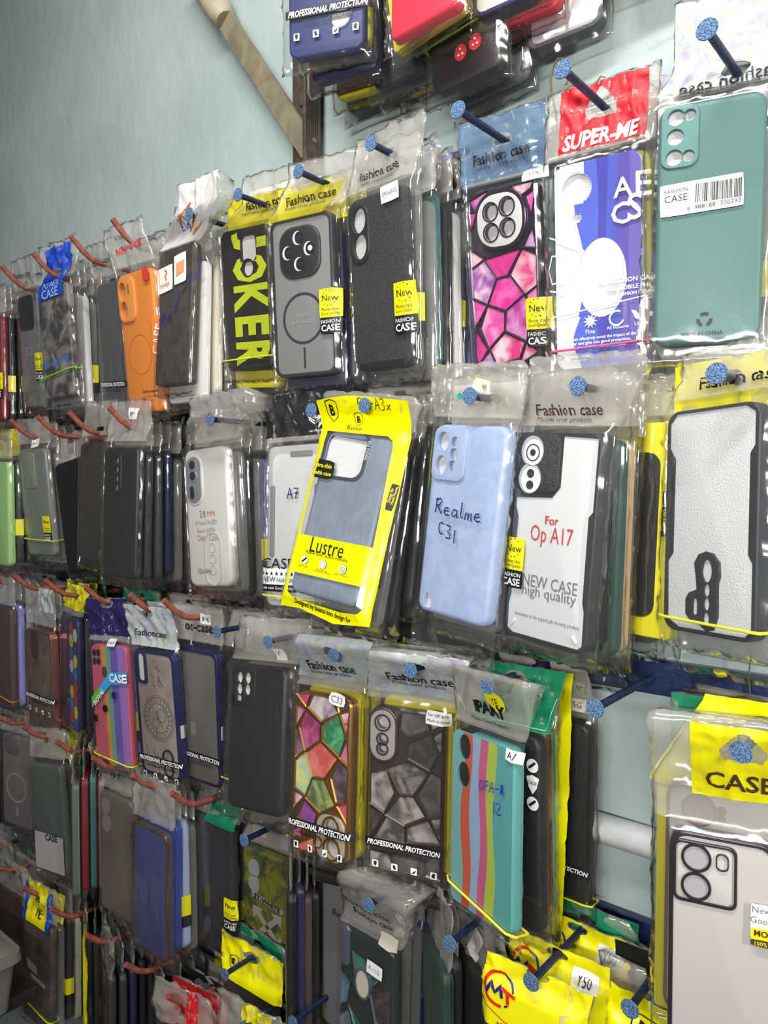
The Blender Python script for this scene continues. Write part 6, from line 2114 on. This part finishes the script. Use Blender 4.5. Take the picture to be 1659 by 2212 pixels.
P.film(FILM2, 18, 36)
P.card(YEL, z0=-.006, x0=-.026, x1=.024, z1=.058)
P.card(mat('blue_print'), z0=-.006, x0=-.036, x1=-.026, z1=.050, hole=(.001, .001), name='header_border')
P.card(mat('blue_print'), z0=-.006, x0=.024, x1=.034, z1=.050, hole=(.001, .001), name='header_border')
P.text('YE', P.sh(.012), .012, .020, ck, parent=P.header)
P.band(.80, .885, mat('lime_rubber'), 'lime rubber band round the yellow and blue headed pack', .0010)
stack(P, [('clear', 'yellow'), ('dark grey', None, True), 'cream', 'grey', ('lilac', None, True), 'dark grey'], G5)
P = Pack(hang(-1.045, Z5, .062, -30, -4, 0), 'dark phone case inside a long curled yellow edged bag', 'yellow edged long pack', (-1.026, Z5), G5, top=.060, mw=.012)
P.case(TOK['dark grey'])
P.film(FILM2, 14, 30)
so = lambda f, g: (P.X(f), P.Z(g))
link_obj('yellow_bag', frame_sheet(P, [so(-.14, -.33), so(1.12, -.35), so(1.14, .5), so(1.13, 1.08), so(-.12, 1.06)], [so(.02, .02), so(.90, .02), so(.96, .5), so(.94, .98), so(.04, .98)], yb), P.root)
stack(P, ['dark grey', ('black', None, True), 'navy'], G5, yaw_to=R(-30), y_end=.01)
P = Pack(hang(-.945, Z5, .088, -22, 2), 'dusty dark phone case with crumpled bag top in the lowest row', 'dusty dark case', (-.931, Z5), G5, amp=1.8, top=.056)
P.case(mat('dusty_charcoal', '#3b3835', .5, 0, (120, .6, .2)))
P.film(FILM2, 18, 36)
P.write('OP', -.010, .018, .010, BLACK)
stack(P, ['dark grey', 'navy', 'black', 'dark grey', 'black', 'black'], G5)
P = Pack(hang(-.848, Z5, .075, -28, 0), 'black phone case in a dusty bag between dusty dark and red topped packs', 'dull black case', (-.835, Z5), G5)
P.case(TOK['black'])
P.film(FILM2, 14, 30)
stack(P, ['dark grey', ('black', None, True), 'black', 'black', 'dark grey'], G5)
P = Pack(hang(-.742, Z5, .105, 14, 4), 'dusty phone case pack with shiny red tape over its rod', 'red taped pack', (-.745, Z5), G5, amp=1.6, top=.062)
P.case(TOK['brown'])
P.film(FILM2, 20, 40)
P.card(mat('glossy_red_tape', '#d0222c', .25), z0=.012, x0=.008, x1=.024, z1=.060, hole=(.001, .001))
P.write('MO', -.020, .006, .012, BLACK)
tg = P.patch(.018, -.006, .026, .013, PAPER, rot=-12, name='price_label', r=.004)
P.text('M20', .018, -.006, .015, GREYP, rot=-12, parent=tg, off=.001)
stack(P, [('brown', 'red'), ('dark grey', 'red'), ('dark grey', 'black'), 'black', ('black', 'yellow')], G5)
nail(-.672, .948, .10, 'dark blue nail through the slanted yellow bag below the graffiti case')
P = Pack(hang(-.672, .948, .060, 10, 8, 0, drop=.030), 'slanted yellow bag with a small shield badge below the graffiti case', 'slanted yellow bag', (-.672, .948), G5, mw=.010, top=.046)
P.case(TOK['dark grey'])
P.film(FILM2, 14, 30)
P.card(yb, z0=-.006, hole=(.012, .006))
shield(P, -.028, .014, .016, P.header)
stack(P, [('black', 'green'), 'black'], G5)
nail(-.560, .945, .10, 'dark blue nail through the yellow bag beside the teal stone case')
P = Pack(hang(-.548, .945, .024, 6, 8, 0, drop=.030), 'yellow bag with a ring badge beside the teal stone case', 'yellow ring badge bag', (-.560, .945), G5, mw=.010, top=.046)
P.case(TOK['dark grey'])
P.film(FILM2, 14, 30)
P.card(yb, z0=-.020, hole=(.014, .006))
P.ring(-.030, .014, .006, .0008, BLACK, .004)
P.text('B', -.030, .014, .005, BLACK, parent=P.header)
nail(-.640, .900, .10, 'dark blue nail holding the lilac pack at the lower edge')
P = Pack(hang(-.640, .900, .095, 10, 4, 0), 'lilac phone case under a ragged yellow top at the lower edge', 'lilac ragged pack', (-.640, .900), G5, amp=1.6, top=.060)
P.case(TOK['lilac'])
P.film(FILM2, 16, 32)
P.card(YEL, z0=.020, x0=-.010, x1=.030)
stack(P, ['dark grey', 'black', ('dark grey', 'black'), 'black'], G5)


# ------------------------------------------------------------------ dark packs hanging low and deep between the rows, and the last column before the frame's edge
random.seed(31)
deep = [(-1.19, Z1, 'black'), (-1.10, Z1, 'dark grey'), (-.995, Z1, 'black'), (-.895, Z1, 'black'), (-.79, Z1, 'dark red'), (-.665, Z1, 'grey'), (-.575, Z1, 'dark grey'), (-.485, Z1, 'black'), (-.395, Z1, 'navy'),
        (-1.175, Z2, 'dark grey'), (-1.085, Z2, 'black'), (-.99, Z2, 'black'), (-.905, Z2, 'dark grey'), (-.80, Z2, 'dark red'), (-.715, Z2, 'black'), (-.62, Z2, 'navy'), (-.475, Z2, 'dark grey'), (-.39, Z2, 'black'), (-.29, Z2, 'navy'),
        (-1.18, Z3, 'black'), (-1.08, Z3, 'dark red'), (-.975, Z3, 'black'), (-.87, Z3, 'dark grey'), (-.78, Z3, 'black'), (-.70, Z3, 'dark grey'), (-.615, Z3, 'black'), (-.44, Z3, 'black'),
        (-1.155, Z4, 'black'), (-1.055, Z4, 'dark grey'), (-1.27, Z4, 'black'), (-1.36, Z4, 'dark grey'), (-1.40, Z3, 'black'), (-1.27, Z3, 'dark grey'), (-1.12, Z5, 'black'), (-1.03, Z5, 'dark grey'), (-.94, Z5, 'black'), (-.85, Z5, 'black'), (-.955, Z4, 'black'), (-.86, Z4, 'brown'), (-.77, Z4, 'black'), (-.485, Z4, 'black')]
RN = {Z1: 'row of the orange case', Z2: 'row of the yellow framed pack', Z3: 'row of the ribbon striped case', Z4: 'row of the dull blue case'}
RG = {Z1: G1, Z2: G2, Z3: G3, Z4: G4, Z5: G5}
used = set()
def deep_label(tok, x, z):
    c = sorted((abs(p.root.location.x - x) + abs(p.root.location.z + HH - z) * 4, p.short) for p in ROOTS)
    for d, sh in c:
        if (tok, sh) not in used:
            used.add((tok, sh))
            return f'{tok} phone case low against the wall behind the {sh}'
for x, z, tok in deep:
    back_pack(tok, (x, -.0112, z - .075 + random.uniform(-.012, .008)), (0, R(random.uniform(-2.5, 2.5)), 0),
              deep_label(tok, x, z), RG[z])
END = {Z1: 'far dark red case', Z2: 'far lime case', Z3: 'dusty brown case', Z4: 'pale ringed case', Z5: 'dull pink edged case'}
for z, G, toks, dsc in ((Z1, G1, ['black', 'navy', 'dark grey', 'black'], 'row with the orange case'), (Z2, G2, ['dark grey', 'black', 'navy', 'black', 'dark grey'], 'row with the yellow framed pack'), (Z3, G3, ['black', 'dark grey', 'blue', 'black', 'brown'], 'row with the ribbon striped case'), (Z4, G4, ['dark grey', 'black', 'black', 'brown', 'black'], 'row with the pale ringed case'), (Z5, G5, ['black', 'dark grey', 'black'], 'lowest row')):
    built = 0
    for k, tok in enumerate(toks):
        if BACKS[0] + 1 not in SKIP:
            built += 1
        back_pack(tok, (-1.325 + random.uniform(-.004, .004), -.085 + k * .0145, z - .036 + random.uniform(-.008, .006)), (0, R(random.uniform(-1.5, 1.5)), R(2)),
                  f'{tok} phone case, {ORD[max(0, built - 1)]} pack on the end rod beyond the {END[z]}', G)
    peg(-1.325, z, .125, f'red brown bent rod at the end of the {dsc}')


# ------------------------------------------------------------------ loose wires
t = link_obj('wire_loop', tube_mesh('wire_loop', [(-.2935, -.050, 1.790), (-.2937, -.052, 1.803), (-.2967, -.054, 1.8199), (-.2970, -.055, 1.831), (-.2945, -.055, 1.8405), (-.2908, -.055, 1.8445), (-.2870, -.055, 1.8435), (-.2838, -.055, 1.8393), (-.2805, -.055, 1.8274), (-.2837, -.055, 1.8215)], .0010, mat('brown_wire', '#5a5034', .6), 7))
tag(t, 'thin brown wire looped over the nail of the red header pack', 'wire')
t = link_obj('hanging_wire', tube_mesh('hanging_wire', [(-.150, -.011, 1.372), (-.151, -.0115, 1.355), (-.149, -.0115, 1.335), (-.1475, -.0115, 1.318)], .0006, mat('brown_wire'), 6))
tag(t, 'thin brown wire hanging across the rail of the bare nail', 'wire')
t = link_obj('hanging_wire', tube_mesh('hanging_wire', [(-.1165, -.0115, 1.358), (-.1165, -.012, 1.345), (-.114, -.0115, 1.33), (-.1145, -.0115, 1.315)], .0009, mat('dark_wire', '#3a2a20', .6), 6))
tag(t, 'short dark twisted wire on the rail near the yellow shield bag', 'wire')

# ------------------------------------------------------------------ grey bin and clog in the lower corner
bn = bpy.data.objects.new('storage_bin', None)
COL.objects.link(bn)
bn.location = (-1.13, -.225, .765)
tag(bn, 'grey plastic storage bin with an overhanging lid below the packs', 'storage bin')
gb = mat('dusty_grey_plastic', '#7b7670', .5)
def taper(z0, z1, w0, d0, w1, d1, r=.012):
    A = rr(0, 0, w0, d0, r, 4)
    B = rr(0, 0, w1, d1, r, 4)
    n = len(A)
    vs = [(x, y, z0) for x, y in A] + [(x, y, z1) for x, y in B]
    fs = [(i, (i + 1) % n, n + (i + 1) % n, n + i) for i in range(n)] + [tuple(range(n - 1, -1, -1)), tuple(range(n, 2 * n))]
    return vs, fs
v_, f2 = taper(0, .072, .135, .115, .150, .130)
link_obj('bin_body', mesh('bin_body', v_, f2, gb, smooth=True, sharp=40), bn)
v_, f2 = taper(.072, .084, .166, .146, .162, .142, .018)
link_obj('bin_lid', mesh('bin_lid', v_, f2, gb, smooth=True, sharp=40), bn)
v_, f2 = taper(.084, .094, .150, .130, .120, .100, .018)
link_obj('lid_crown', mesh('lid_crown', v_, f2, gb, smooth=True, sharp=40), bn)
sh = link_obj('wall_shelf', box_mesh('wall_shelf', (-1.75, -.36, .747), (-1.085, -.12, .765), mat('dark_wood', '#2a2320', .6), .002))
tag(sh, 'dark wooden shelf at the foot of the wall under the grey bin', 'shelf')

cl = bpy.data.objects.new('perforated_clog', None)
COL.objects.link(cl)
cl.location = (-1.125, -.325, .765)
tag(cl, 'brown rubber clog toe with small round holes, in the lower corner by the bin', 'clog')
cm = mat('brown_rubber', '#6b4632', .6, 0, (60, .3, 1), ('#4d3428', 25, 3))
vs, fs = [], []
NU, NV = 20, 10
for j in range(NV + 1):
    a = math.pi / 2 * j / NV
    for i in range(NU):
        t_ = 2 * math.pi * i / NU
        rx_ = .044 * math.cos(a) ** .6
        ry_ = .030 * math.cos(a) ** .6
        vs.append((rx_ * math.cos(t_) * (1 + .15 * math.sin(t_)), ry_ * math.sin(t_), .036 * math.sin(a)))
for j in range(NV):
    for i in range(NU):
        fs.append((j * NU + i, j * NU + (i + 1) % NU, (j + 1) * NU + (i + 1) % NU, (j + 1) * NU + i))
fs.append(tuple(range(NU - 1, -1, -1)))
link_obj('upper', mesh('upper', vs, fs, cm, smooth=True), cl)
link_obj('sole', plate_mesh('sole', circ(0, 0, .050, .034, 24), [], 0, .008, .002, cm), cl).rotation_euler = (R(90), 0, 0)
for k, (x, y) in enumerate(((-.018, -.012), (-.004, -.016), (.010, -.015), (.022, -.010), (-.010, -.004), (.006, -.006))):
    z = .036 * math.sqrt(max(.05, 1 - ((x / .044) ** 2 + (y / .030) ** 2) ** 1.0))
    o = link_obj('vent_hole', tube_mesh('vent_hole', [(x, y, z - .004), (x, y - .0005, z + .0006)], .0024, BLACK, 10), cl)

# small shifts (in tenths of a millimetre) that settle neighbouring packs against each other
NUDGE = {0:(11,-38,-3),1:(-24,-17,22),2:(-50,-20,0),3:(-144,-46,17),4:(-103,122,9),5:(-157,-15,27),6:(-4,40,1),7:(39,31,-19),8:(134,29,-5),10:(8,-10,0),11:(1,-29,-27),12:(128,81,-51),13:(3,-40,2),14:(33,18,155),15:(-4,37,-16),17:(1,-6,0),18:(-5,16,0),19:(-6,33,0),20:(1,-11,-1),21:(-2,12,2),22:(-6,39,4),23:(0,-40,0),24:(-5,-40,-3),25:(-2,-19,10),26:(25,12,0),27:(2,19,15),28:(18,32,5),29:(19,41,1),30:(2,37,13),31:(1,-5,0),32:(-4,28,1),33:(-2,14,1),34:(0,4,0),36:(0,-5,0),37:(2,-40,-3),38:(0,-8,14),39:(-8,24,2),40:(-8,17,19),41:(0,40,24),47:(0,-76,0),48:(0,-9,-1),49:(1,49,6),50:(0,29,2),52:(13,0,-1),53:(1,5,0),54:(0,6,0),58:(-13,-5,0),59:(1,28,1),68:(-1,-6,0),69:(50,9,-2),70:(-2,15,1),71:(-7,-39,1),72:(-7,-38,-2),73:(22,-44,-5),74:(12,-47,0),75:(-4,-42,-1),76:(6,77,-8),77:(40,-29,-2),79:(1,5,0),91:(0,4,0),93:(0,5,0),102:(7,-39,1),103:(2,160,3),104:(-12,38,-1),105:(-136,19,-21),106:(1,-14,-1),107:(-1,23,3),108:(-4,46,2),109:(-2,51,2),115:(2,-9,0),116:(-2,9,0),118:(0,5,0),121:(-13,-38,0),122:(17,15,0),123:(6,16,0),124:(0,2,1),125:(0,16,0),126:(1,22,0),127:(1,-5,0),128:(-7,23,0),129:(-3,16,0),138:(2,-34,0),139:(8,0,0),140:(11,0,0),141:(8,4,0),142:(-6,3,0),143:(-11,0,0),145:(-8,4,1),146:(-9,118,5),147:(0,18,0),148:(-1,13,0),149:(2,-32,-2),150:(-12,108,3),151:(1,-52,-1),157:(-1,-7,0),158:(-5,2,0),159:(-6,1,0),160:(2,7,0),162:(6,-1,0),170:(1,-3,0),171:(-4,18,0),172:(-1,10,0),178:(-3,-4,0),179:(5,8,0),180:(-4,-6,0),181:(-12,-17,0),182:(93,8,0),183:(-44,-150,0),191:(1,-36,0),192:(2,-45,0),193:(-1,-68,0),194:(1,-90,-1),195:(-20,-4,1),196:(2,-40,0),197:(-18,25,1),198:(-50,10,13),199:(0,-40,0),200:(7,-16,3),201:(-28,-29,0),202:(-34,-30,0),203:(8,-114,0),204:(15,-159,0),205:(7,28,1),206:(-2,-38,1),207:(3,-39,-2),208:(21,-38,-9),209:(-13,120,-3),210:(-7,123,-2),211:(-25,-31,0),212:(-4,-42,0),213:(160,12,0),214:(11,-18,0),217:(0,-5,0),218:(-9,0,1),219:(-4,-1,0),220:(-30,3,1),221:(9,0,-1),223:(35,0,-1),224:(30,2,-1),233:(-17,-1,-1),236:(-19,-35,0),237:(-25,-38,0),238:(-35,-80,0),239:(16,-159,0),240:(-15,-37,0),241:(36,-47,-1),242:(25,-36,0),243:(2,-8,0),244:(19,-6,0),245:(66,-7,0),246:(25,12,0),248:(-9,-32,0),249:(4,4,0),250:(5,28,0),251:(9,-39,0),252:(-31,-49,-2),253:(14,-87,0),254:(-7,3,0),255:(-11,83,0),256:(-83,122,0),257:(-2,-40,1),258:(-136,33,15),259:(-8,89,-38),260:(11,-1,-1),262:(-1,6,0),263:(83,41,-25),264:(-17,55,-14),265:(0,-79,0),266:(0,-79,0),267:(0,-79,0),268:(0,-79,0),269:(-12,-79,0),270:(22,-79,-1),271:(0,-79,0),272:(0,-79,0),273:(0,-79,0),274:(0,-79,0),275:(0,-79,0),276:(0,-79,0),277:(0,-79,0),278:(0,-79,0),279:(0,-79,-1),280:(0,-79,0)}
_tops = [o for o in COL.objects if o.parent is None and o.name.startswith('phone_case_pack')]
for k, d in NUDGE.items():
    d = Vector(d) * 1e-4
    _tops[k].location += d
    for o, r in BANDS:
        if r is _tops[k]:
            o.location += d
